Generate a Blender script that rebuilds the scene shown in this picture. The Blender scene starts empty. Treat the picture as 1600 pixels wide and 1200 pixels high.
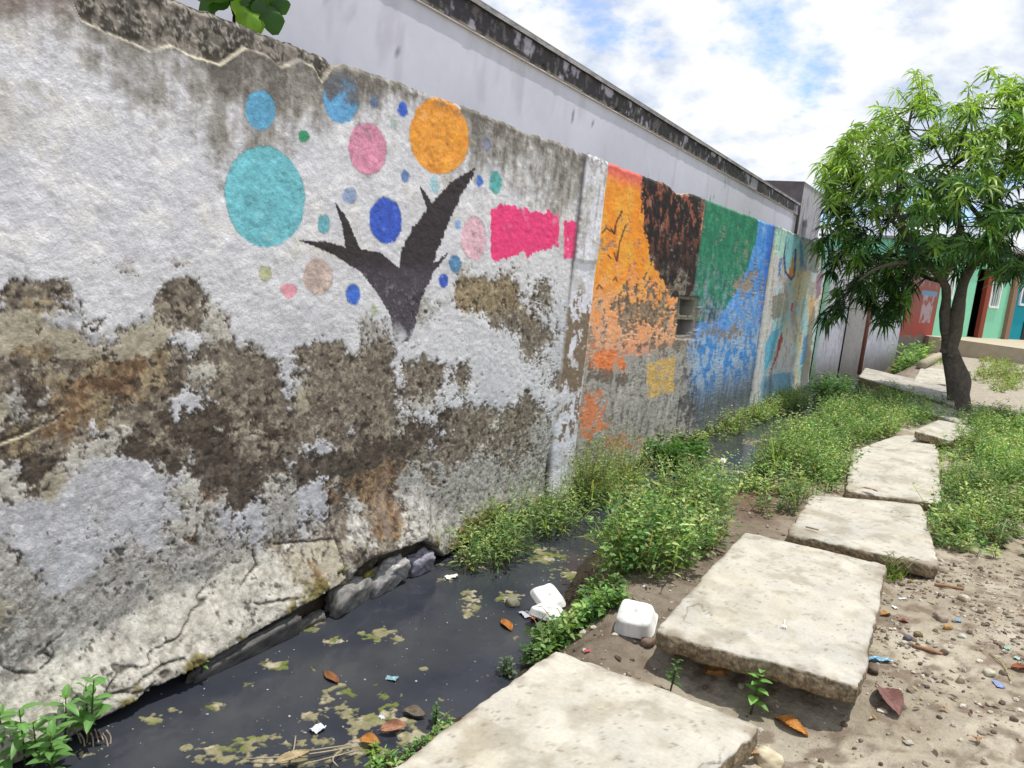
import bpy, math, random
import numpy as np
from mathutils import Vector, Matrix, Euler
random.seed(7); RNG = np.random.default_rng(11)
S = bpy.context.scene

# ------------------------------------------------------------------ camera (solved from the vanishing points of the wall)
F, CX, CY = 1200., 800., 600.
ROLL = math.radians(5.6); VP = (1540., 478.)
CAM = np.array([2.9, 0., 1.6])
_n = np.array([-math.sin(ROLL), math.cos(ROLL)])
_p = math.atan(float(_n @ np.array([CX-VP[0], CY-VP[1]]))/F)
_down = np.array([_n[0]*math.cos(_p), _n[1]*math.cos(_p), math.sin(_p)])
_yd = np.array([VP[0]-CX, VP[1]-CY, F]); _yd /= np.linalg.norm(_yd)
_up = -_down; _yd = _yd-_up*(_yd @ _up); _yd /= np.linalg.norm(_yd); _xd = np.cross(_yd, _up)
R3 = np.array([_xd, _yd, _up])                     # rows: world axes in image axes (right, down, forward)
cam = bpy.data.cameras.new('camera'); co = bpy.data.objects.new('camera', cam); S.collection.objects.link(co)
cam.sensor_width = 36; cam.lens = 27; cam.clip_start = .05; cam.clip_end = 2000
M = Matrix.Identity(4)
for i in range(3):
    M[i][0] = R3[i][0]; M[i][1] = -R3[i][1]; M[i][2] = -R3[i][2]; M[i][3] = CAM[i]
co.matrix_world = M; S.camera = co

def ray(px, py): return R3 @ np.array([px-CX, py-CY, F])
def at_z(px, py, z): r = ray(px, py); t = (z-CAM[2])/r[2]; return np.array([CAM[0]+r[0]*t, r[1]*t, z])
def at_x(px, py, x=0.): r = ray(px, py); t = (x-CAM[0])/r[0]; return np.array([x, r[1]*t, CAM[2]+r[2]*t])
def at_y(px, py, y): r = ray(px, py); t = y/r[1]; return np.array([CAM[0]+r[0]*t, y, CAM[2]+r[2]*t])
def at_v(px, py, A, B):                             # on the upright plane through ground points A and B
    n = np.array([B[1]-A[1], A[0]-B[0], 0.]); r = ray(px, py)
    t = (n @ (np.array([A[0], A[1], 0.])-CAM*np.array([1, 1, 0])))/(n @ r); return CAM+r*t
def proj(x, y, z):
    a, b, c = x-CAM[0], y-CAM[1], z-CAM[2]
    v = [a*R3[0][i]+b*R3[1][i]+c*R3[2][i] for i in range(3)]
    return CX+F*v[0]/v[2], CY+F*v[1]/v[2]

# ------------------------------------------------------------------ world, sun, exposure
SUN = Vector((.17, .12, .97)).normalized()
w = bpy.data.worlds.new('World'); S.world = w; w.use_nodes = True
nt = w.node_tree; nt.nodes.clear(); N = nt.nodes.new; LK = nt.links.new
out = N('ShaderNodeOutputWorld'); bg = N('ShaderNodeBackground'); bg.inputs[1].default_value = .12
sky = N('ShaderNodeTexSky'); sky.sky_type = 'NISHITA'; sky.sun_disc = False
sky.sun_elevation = math.asin(SUN.z); sky.sun_rotation = math.atan2(SUN.x, SUN.y)
tc = N('ShaderNodeTexCoord'); sep = N('ShaderNodeSeparateXYZ'); LK(tc.outputs['Generated'], sep.inputs[0])
zz = N('ShaderNodeMath'); zz.operation = 'MAXIMUM'; LK(sep.outputs[2], zz.inputs[0]); zz.inputs[1].default_value = 0.0
za = N('ShaderNodeMath'); za.operation = 'ADD'; LK(zz.outputs[0], za.inputs[0]); za.inputs[1].default_value = .45
dv = N('ShaderNodeVectorMath'); dv.operation = 'DIVIDE'; LK(tc.outputs['Generated'], dv.inputs[0])
cb = N('ShaderNodeCombineXYZ')
for i in range(3): LK(za.outputs[0], cb.inputs[i])
LK(cb.outputs[0], dv.inputs[1])
def cloud_noise(off, scale, det, rough):
    mp = N('ShaderNodeMapping'); LK(dv.outputs[0], mp.inputs[0]); mp.inputs['Location'].default_value = off
    nz = N('ShaderNodeTexNoise'); nz.inputs['Scale'].default_value = scale; nz.inputs['Detail'].default_value = det; nz.inputs['Roughness'].default_value = rough; LK(mp.outputs[0], nz.inputs['Vector']); return nz.outputs[0]
CO = (6.6, 7.1, 5.2)
na = cloud_noise(CO, 3.4, 12, .60)
r1 = N('ShaderNodeValToRGB'); r1.color_ramp.elements[0].position = .33; r1.color_ramp.elements[1].position = .45; LK(na, r1.inputs[0])
nb = cloud_noise((CO[0]+.035, CO[1]+.02, CO[2]-.05), 3.4, 6, .5); df = N('ShaderNodeMath'); df.operation = 'SUBTRACT'; LK(na, df.inputs[0]); LK(nb, df.inputs[1])
nc = cloud_noise((7.3, 2.2, 1.4), 2.6, 4, .5); sm = N('ShaderNodeMath'); sm.operation = 'MULTIPLY_ADD'; LK(df.outputs[0], sm.inputs[0]); sm.inputs[1].default_value = 1.5; LK(nc, sm.inputs[2])
r2 = N('ShaderNodeValToRGB'); e = r2.color_ramp.elements; e[0].position = .36; e[0].color = (4.7, 5.4, 6.7, 1); e[1].position = .56; e[1].color = (7.7, 7.9, 8.1, 1); LK(sm.outputs[0], r2.inputs[0])
sk = N('ShaderNodeMix'); sk.data_type = 'RGBA'; sk.blend_type = 'MULTIPLY'; sk.inputs[0].default_value = 1; LK(sky.outputs[0], sk.inputs[6]); sk.inputs[7].default_value = (1.15, 1.42, 1.95, 1)
mx = N('ShaderNodeMix'); mx.data_type = 'RGBA'; LK(r1.outputs[0], mx.inputs[0]); LK(sk.outputs[2], mx.inputs[6]); LK(r2.outputs[0], mx.inputs[7])
LK(mx.outputs[2], bg.inputs[0]); LK(bg.outputs[0], out.inputs[0])
sl = bpy.data.lights.new('sun', 'SUN'); sl.energy = 3.9; sl.angle = math.radians(.53); sl.color = (1, .955, .88)
so = bpy.data.objects.new('sun', sl); S.collection.objects.link(so); so.rotation_euler = SUN.to_track_quat('Z', 'Y').to_euler(); so.location = (3, 3, 20)
S.view_settings.view_transform = 'Standard'; S.view_settings.look = 'None'; S.view_settings.exposure = 0.12; S.view_settings.gamma = 1
S.view_settings.use_curve_mapping = False

# ------------------------------------------------------------------ helpers
def s(r, g, b, k=1.):                               # photographed 8-bit colour -> linear
    c = np.array([r, g, b], float)/255; return np.where(c <= .04045, c/12.92, ((c+.055)/1.055)**2.4)*k
_P = RNG.random((256, 256))
def vnoise(x, y, seed=0):
    x = np.asarray(x, float)+seed*17.31; y = np.asarray(y, float)+seed*9.77
    xi = np.floor(x).astype(int); yi = np.floor(y).astype(int); fx = x-xi; fy = y-yi
    fx = fx*fx*(3-2*fx); fy = fy*fy*(3-2*fy); a = xi & 255; b = yi & 255; a1 = (xi+1) & 255; b1 = (yi+1) & 255
    return (_P[a, b]*(1-fx)+_P[a1, b]*fx)*(1-fy)+(_P[a, b1]*(1-fx)+_P[a1, b1]*fx)*fy
def fbm(x, y, octv=5, seed=0, g=.55):
    t = 0; a = 1; m = 0
    for i in range(octv):
        c, sn = math.cos(.7*i+.3), math.sin(.7*i+.3)
        t = t+a*vnoise((x*c-y*sn)*2**i, (x*sn+y*c)*2**i, seed+i); m += a; a *= g
    return t/m-.5                                   # about -0.35 .. 0.35
def ss(a, b, x): t = np.clip((x-a)/(b-a), 0, 1); return t*t*(3-2*t)
def lerp(C, c2, m): return C*(1-m[..., None])+np.asarray(c2)*m[..., None]
def poly_mask(x, y, pts):
    ins = np.zeros(x.shape, bool); n = len(pts)
    for i in range(n):
        x1, y1 = pts[i]; x2, y2 = pts[(i+1) % n]
        if y1 == y2: continue
        c = ((y1 > y) != (y2 > y)) & (x < (x2-x1)*(y-y1)/(y2-y1)+x1); ins ^= c
    return ins.astype(float)
def line_dist(x, y, pts):
    d = np.full(x.shape, 1e9)
    for (x1, y1), (x2, y2) in zip(pts[:-1], pts[1:]):
        L = (x2-x1)**2+(y2-y1)**2+1e-9; t = np.clip(((x-x1)*(x2-x1)+(y-y1)*(y2-y1))/L, 0, 1)
        d = np.minimum(d, np.hypot(x-x1-t*(x2-x1), y-y1-t*(y2-y1)))
    return d

def tag(o, label=None, cat=None, group=None, kind=None):
    if label: o['label'] = label
    if cat: o['category'] = cat
    if group: o['group'] = group
    if kind: o['kind'] = kind
    return o
def empty(name, loc, label=None, cat=None, group=None, kind=None):
    o = bpy.data.objects.new(name, None); S.collection.objects.link(o); o.location = loc; o.empty_display_size = .1
    return tag(o, label, cat, group, kind)
def link(name, me, parent=None, loc=None):
    o = bpy.data.objects.new(name, me); S.collection.objects.link(o)
    if parent:
        o.parent = parent
        q = parent; off = Vector()
        while q: off += q.location; q = q.parent
        o.location = -off if loc is None else loc   # vertices are in world coordinates, parents are only translated
    elif loc is not None: o.location = loc
    return o
def mesh(name, V, faces, col, mat, smooth=True):
    """faces: list of int arrays (n,3) or (n,4); col: (3,) or (N,3)"""
    V = np.asarray(V, np.float32).reshape(-1, 3); me = bpy.data.meshes.new(name)
    faces = [np.asarray(f, np.int32) for f in faces if len(f)]
    me.vertices.add(len(V)); me.vertices.foreach_set('co', V.ravel())
    tot = sum(f.size for f in faces); npol = sum(len(f) for f in faces)
    me.loops.add(tot); me.loops.foreach_set('vertex_index', np.concatenate([f.ravel() for f in faces]))
    st = []; o = 0
    for f in faces: st.append(np.arange(len(f))*f.shape[1]+o); o += f.size
    me.polygons.add(npol); me.polygons.foreach_set('loop_start', np.concatenate(st).astype(np.int32))
    me.polygons.foreach_set('use_smooth', np.full(npol, smooth, bool))
    me.update(calc_edges=True); me.validate()
    c = np.ones((len(V), 4), np.float32); c[:, :3] = np.asarray(col)
    a = me.color_attributes.new('Col', 'FLOAT_COLOR', 'POINT'); a.data.foreach_set('color', c.ravel())
    me.materials.append(mat); return me
class MB:
    """collects pieces for ONE mesh"""
    def __init__(self): self.V = []; self.F = []; self.C = []; self.n = 0
    def add(self, V, faces, col):
        V = np.asarray(V, float).reshape(-1, 3)
        for f in faces:
            if len(f): self.F.append(np.asarray(f, int)+self.n)
        self.V.append(V); self.C.append(np.broadcast_to(np.asarray(col, float), V.shape)); self.n += len(V); return self
    def me(self, name, mat, smooth=True): return mesh(name, np.concatenate(self.V), self.F, np.concatenate(self.C), mat, smooth)
    def obj(self, name, mat, parent=None, smooth=True): return link(name, self.me(name, mat, smooth), parent)
def grid_faces(nr, nc, wrap=False):
    r = np.arange(nr-1)[:, None]; c = np.arange(nc if wrap else nc-1)[None, :]; c1 = (c+1) % nc
    return np.stack([r*nc+c, r*nc+c1, (r+1)*nc+c1, (r+1)*nc+c], -1).reshape(-1, 4)
def tube(mb, pts, rad, col, n=8, noise=0, seed=0):
    pts = np.asarray(pts, float); rad = np.broadcast_to(rad, (len(pts),)); T = np.gradient(pts, axis=0)
    rings = []
    ref = np.array([.31, .17, .93]) if abs(T[0][2]) < np.linalg.norm(T[0])*.8 else np.array([1., .1, .05])
    for p, t, r in zip(pts, T, rad):
        t = t/np.linalg.norm(t); a = np.cross(t, ref); a /= np.linalg.norm(a); b = np.cross(t, a)
        th = np.arange(n)*2*math.pi/n
        rr = r*(1+noise*2*fbm(np.cos(th)*1.3+p[2]*3, np.sin(th)*1.3+p[0]*3, 3, seed))
        rings.append(p+rr[:, None]*(np.cos(th)[:, None]*a+np.sin(th)[:, None]*b))
    m = len(pts); V = np.concatenate(rings+[pts[:1], pts[-1:]]); f = grid_faces(m, n, True)
    i = np.arange(n); c0 = np.stack([(i+1) % n, i, np.full(n, m*n)], 1); c1 = np.stack([(m-1)*n+i, (m-1)*n+(i+1) % n, np.full(n, m*n+1)], 1)
    return mb.add(V, [f, c0, c1], col)
def smooth_path(pts, k=5):
    pts = np.asarray(pts, float); t = np.arange(len(pts)); q = np.linspace(0, len(pts)-1, (len(pts)-1)*k+1)
    P = np.concatenate([[2*pts[0]-pts[1]], pts, [2*pts[-1]-pts[-2]]]); o = []
    for u in q:
        i = min(int(u), len(pts)-2); f = u-i; a, b, c, d = P[i:i+4]
        o.append(.5*((2*b)+(-a+c)*f+(2*a-5*b+4*c-d)*f*f+(-a+3*b-3*c+d)*f**3))
    return np.array(o)
def box(mb, a, b, col, M3=None, off=(0, 0, 0)):
    x0, y0, z0 = a; x1, y1, z1 = b
    V = np.array([[x, y, z] for z in (z0, z1) for x, y in ((x0, y0), (x1, y0), (x1, y1), (x0, y1))], float)
    if M3 is not None: V = V @ np.asarray(M3).T
    V = V+np.asarray(off)
    f = np.array([[0, 3, 2, 1], [4, 5, 6, 7], [0, 1, 5, 4], [1, 2, 6, 5], [2, 3, 7, 6], [3, 0, 4, 7]])
    return mb.add(V[f].reshape(-1, 3), [np.arange(24).reshape(6, 4)], col)
def _ico(sub):
    t = (1+5**.5)/2
    V = [(-1, t, 0), (1, t, 0), (-1, -t, 0), (1, -t, 0), (0, -1, t), (0, 1, t), (0, -1, -t), (0, 1, -t), (t, 0, -1), (t, 0, 1), (-t, 0, -1), (-t, 0, 1)]
    Fc = [(0, 11, 5), (0, 5, 1), (0, 1, 7), (0, 7, 10), (0, 10, 11), (1, 5, 9), (5, 11, 4), (11, 10, 2), (10, 7, 6), (7, 1, 8), (3, 9, 4), (3, 4, 2), (3, 2, 6), (3, 6, 8), (3, 8, 9), (4, 9, 5), (2, 4, 11), (6, 2, 10), (8, 6, 7), (9, 8, 1)]
    V = [np.array(v, float)/np.linalg.norm(v) for v in V]
    for _ in range(sub):
        c = {}; nf = []
        def mid(a, b):
            k = (min(a, b), max(a, b))
            if k not in c: m = V[a]+V[b]; V.append(m/np.linalg.norm(m)); c[k] = len(V)-1
            return c[k]
        for a, b, d in Fc:
            x, y, z = mid(a, b), mid(b, d), mid(d, a); nf += [(a, x, z), (b, y, x), (d, z, y), (x, y, z)]
        Fc = nf
    return np.array(V), np.array(Fc)
ICO = [_ico(i) for i in range(4)]
def rotm(ax, ay, az): return np.array(Euler((ax, ay, az)).to_matrix())
def blob(mb, c, r, col, seed=0, sub=2, rough=.35, rot=(0, 0, 0), boxy=.35, var=.25):
    V, f = ICO[sub]; V = V.copy()
    m = np.abs(V).max(1, keepdims=True); V = V*(1-boxy)+V/m*boxy
    d = 1+rough*2*(fbm(V[:, 0]*1.4+V[:, 2]*.7+seed, V[:, 1]*1.4-V[:, 2]*.9, 4, seed % 7))
    V = V*d[:, None]*np.asarray(r)
    cc = np.asarray(col)*(1+var*4*fbm(V[:, 0]*60+seed, V[:, 1]*60+V[:, 2]*60, 3, 3))[:, None]
    return mb.add(V @ rotm(*rot).T+np.asarray(c), [f], np.clip(cc, 0, 1))

# ------------------------------------------------------------------ materials (all take the painted colour attribute of their mesh)
def mat_base(name):
    m = bpy.data.materials.new(name); m.use_nodes = True; t = m.node_tree; b = t.nodes['Principled BSDF']
    a = t.nodes.new('ShaderNodeAttribute'); a.attribute_name = 'Col'; return m, t, b, a
def surf(name, rough=.9, scale=(40, 9), var=.25, bump=.3, bdist=.004, bscale=(90, 25), spec=.3, det=6):
    m, t, b, a = mat_base(name); N = t.nodes.new; L = t.links.new
    tc = N('ShaderNodeTexCoord')
    g = N('ShaderNodeNewGeometry')
    nz = N('ShaderNodeTexNoise'); nz.inputs['Scale'].default_value = scale[0]; nz.inputs['Detail'].default_value = det; nz.inputs['Roughness'].default_value = .65; L(g.outputs['Position'], nz.inputs['Vector'])
    n2 = N('ShaderNodeTexNoise'); n2.inputs['Scale'].default_value = scale[1]; n2.inputs['Detail'].default_value = 3; L(g.outputs['Position'], n2.inputs['Vector'])
    ad = N('ShaderNodeMath'); ad.operation = 'ADD'; L(nz.outputs[0], ad.inputs[0]); L(n2.outputs[0], ad.inputs[1])
    mr = N('ShaderNodeMapRange'); mr.inputs[1].default_value = .65; mr.inputs[2].default_value = 1.35; mr.inputs[3].default_value = 1-var; mr.inputs[4].default_value = 1+var; L(ad.outputs[0], mr.inputs[0])
    vm = N('ShaderNodeVectorMath'); vm.operation = 'MULTIPLY'; L(a.outputs['Color'], vm.inputs[0]); L(mr.outputs[0], vm.inputs[1]); L(vm.outputs[0], b.inputs['Base Color'])
    b.inputs['Roughness'].default_value = rough; b.inputs['Specular IOR Level'].default_value = spec
    if bump:
        x = N('ShaderNodeTexNoise'); x.inputs['Scale'].default_value = bscale[0]; x.inputs['Detail'].default_value = 5; x.inputs['Roughness'].default_value = .7; L(g.outputs['Position'], x.inputs['Vector'])
        y = N('ShaderNodeTexNoise'); y.inputs['Scale'].default_value = bscale[1]; y.inputs['Detail'].default_value = 4; L(g.outputs['Position'], y.inputs['Vector'])
        z = N('ShaderNodeMath'); z.operation = 'MULTIPLY_ADD'; L(y.outputs[0], z.inputs[0]); z.inputs[1].default_value = 1.5; L(x.outputs[0], z.inputs[2])
        bp = N('ShaderNodeBump'); bp.inputs['Strength'].default_value = bump; bp.inputs['Distance'].default_value = bdist; L(z.outputs[0], bp.inputs['Height']); L(bp.outputs[0], b.inputs['Normal'])
    return m
def leafmat(name, rough=.42, tr=.35, spec=.45):
    m, t, b, a = mat_base(name); N = t.nodes.new; L = t.links.new
    L(a.outputs['Color'], b.inputs['Base Color']); b.inputs['Roughness'].default_value = rough; b.inputs['Specular IOR Level'].default_value = spec
    tl = N('ShaderNodeBsdfTranslucent'); hs = N('ShaderNodeVectorMath'); hs.operation = 'MULTIPLY'; hs.inputs[1].default_value = (1.5, 1.45, .55); L(a.outputs['Color'], hs.inputs[0]); L(hs.outputs[0], tl.inputs[0])
    mx = N('ShaderNodeMixShader'); mx.inputs[0].default_value = tr; L(b.outputs[0], mx.inputs[1]); L(tl.outputs[0], mx.inputs[2]); L(mx.outputs[0], t.nodes['Material Output'].inputs[0]); return m
M_WALL = surf('weathered_plaster', .72, (75, 9), .20, .75, .006, (95, 26), .35)
M_SMOOTH = surf('painted_plaster', .8, (8, 1.2), .06, .12, .004, (60, 12), .3)
M_CONC = surf('concrete', .9, (60, 6), .17, .45, .004, (140, 35), .25)
M_EDGE = surf('broken_concrete', .95, (90, 30), .35, .8, .01, (90, 40), .2)
M_SOIL = surf('dry_soil', .97, (70, 12), .22, .8, .008, (120, 45), .1)
M_STONE = surf('stone', .85, (50, 12), .3, .5, .005, (90, 30), .3)
M_BARK = surf('bark', .95, (60, 14), .35, 1.0, .015, (70, 25), .15)
M_LEAF = leafmat('fresh_leaf'); M_WEED = leafmat('weed_leaf', .55, .35, .3)
M_DRY = surf('dry_leaf', .7, (60, 20), .25, .4, .002, (160, 60), .35)
M_FOAM = surf('foam_plastic', .6, (20, 5), .03, .05, .002, (300, 100), .4)
M_PLASTIC = surf('plastic_film', .35, (40, 10), .12, .3, .003, (60, 30), .5)
M_SCUM = surf('scum', .75, (90, 30), .3, .6, .004, (150, 60), .3)
M_WOOD = surf('wood', .8, (60, 14), .25, .5, .004, (90, 30), .2)
M_METAL = surf('painted_metal', .5, (30, 5), .1, .1, .002, (90, 30), .5)
m, t, b, a = mat_base('stagnant_water'); N = t.nodes.new; L = t.links.new; g = N('ShaderNodeNewGeometry')
nz = N('ShaderNodeTexNoise'); nz.inputs['Scale'].default_value = 2.5; nz.inputs['Detail'].default_value = 5; L(g.outputs['Position'], nz.inputs['Vector'])
rp = N('ShaderNodeValToRGB'); e = rp.color_ramp.elements; e[0].position = .35; e[0].color = (.028, .032, .044, 1); e[1].position = .7; e[1].color = (.050, .054, .060, 1); L(nz.outputs[0], rp.inputs[0]); L(rp.outputs[0], b.inputs['Base Color'])
b.inputs['Roughness'].default_value = .10; b.inputs['IOR'].default_value = 1.33
x = N('ShaderNodeTexNoise'); x.inputs['Scale'].default_value = 9; x.inputs['Detail'].default_value = 3; L(g.outputs['Position'], x.inputs['Vector']); bp = N('ShaderNodeBump'); bp.inputs['Strength'].default_value = .12; bp.inputs['Distance'].default_value = .02; L(x.outputs[0], bp.inputs['Height']); L(bp.outputs[0], b.inputs['Normal'])
M_WATER = m

# ------------------------------------------------------------------ terrain
WZ = -.45
_by = [-3, 1.2, 1.8, 2.26, 2.73, 3.33, 3.86, 4.6, 5.2, 6.1, 6.7, 7.05, 7.7, 8.7, 10.6, 12.5, 14.1, 17, 20, 23, 30]
_bx = [.9, .98, 1.04, 1.10, 1.16, 1.12, .92, .74, .70, .72, 1.1, 1.15, .95, .85, .95, .8, .75, .9, 1.1, 1.3, 1.4]
def ground_z(x, y):
    x = np.asarray(x, float); y = np.asarray(y, float)
    xb = np.interp(y, _by, _bx)+.16*fbm(y*2.2, x*0+3.3, 4, 5)
    top = -.13+.05*ss(2.6, 3.3, x)+.28*ss(15, 25, y)*1.0+.02*fbm(x*.8, y*.8, 4, 1)
    top = top-.13*np.exp(-((x-2.35)/.62)**2-((y-3.2)/.42)**2)
    z = WZ-.35+(top-WZ+.35)*(.52*ss(xb-.22, xb+.10, x)+.48*ss(xb+.02, xb+.55, x))
    z = np.where(x < -.02, -.12+0*x, z)
    z = z+ss(20.5, 24, y)*ss(-.05, .02, x)*np.maximum(0, -.2-z)
    amp = ss(xb-.2, xb+.2, x)
    return z+amp*(.030*fbm(x*5, y*5, 5, 2, .6)+.016*fbm(x*22, y*22, 4, 3, .6))
xs = np.concatenate([[-70, -20, -5, -1, -.15, -.03], np.linspace(.0, 4.6, 380), [5, 6, 8, 12, 20, 45, 90]])
ys = np.concatenate([[-60, -15, -4, 0, .6], np.geomspace(1.0, 19, 560), np.linspace(19.5, 32, 22), [40, 60, 100, 200, 500]])
X, Y = np.meshgrid(xs, ys); Z = ground_z(X, Y)
q = fbm(X*1.6, Y*1.6, 5, 8); q2 = fbm(X*14, Y*14, 4, 9)
C = np.zeros(X.shape+(3,))+s(184, 172, 152)*.66
C = lerp(C, s(208, 198, 178)*.68, ss(-.1, .15, q+.12*ss(3.0, 3.6, X)))
C = lerp(C, s(132, 112, 96)*.62, ss(-.02, .2, q2)*.7)
C = lerp(C, s(128, 112, 98)*.56, ss(2.2, 1.7, X)*.65)                        # damp earth beside the drain
C = lerp(C, s(205, 196, 178)*.62, ss(10.5, 13, Y)*ss(1.5, 2.2, X)*.8)
C = lerp(C, s(58, 52, 42)*.8, ss(-.2, -.42, Z)*.85)
C = lerp(C, s(126, 96, 82)*.62, np.exp(-((X-1.5)/.3)**2-((Y-6.3)/.7)**2)*.7)
g1 = mesh('ground', np.stack([X, Y, Z], -1), [grid_faces(*X.shape)], np.clip(C, 0, 1).reshape(-1, 3), M_SOIL)
tag(link('ground', g1), kind='structure')
wx = np.linspace(-.04, 2.6, 3); wy = np.linspace(-6, 24, 20); X, Y = np.meshgrid(wx, wy)
tag(link('drain_water', mesh('drain_water', np.stack([X, Y, X*0+WZ], -1), [grid_faces(*X.shape)], (.02, .03, .04), M_WATER)), kind='structure')

# ------------------------------------------------------------------ the mural wall
KW = 1.22
def digmap(rows, x0, y0, st):
    A = np.array([[int(c) for c in r] for r in rows], float)/9
    def f(px, py):
        u = np.clip((px-x0)/st, 0, A.shape[1]-1.001); v = np.clip((py-y0)/st, 0, A.shape[0]-1.001); i = u.astype(int); j = v.astype(int); fu = u-i; fv = v-j
        return (A[j, i]*(1-fu)+A[j, i+1]*fu)*(1-fv)+(A[j+1, i]*(1-fu)+A[j+1, i+1]*fu)*fv
    return f
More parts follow.
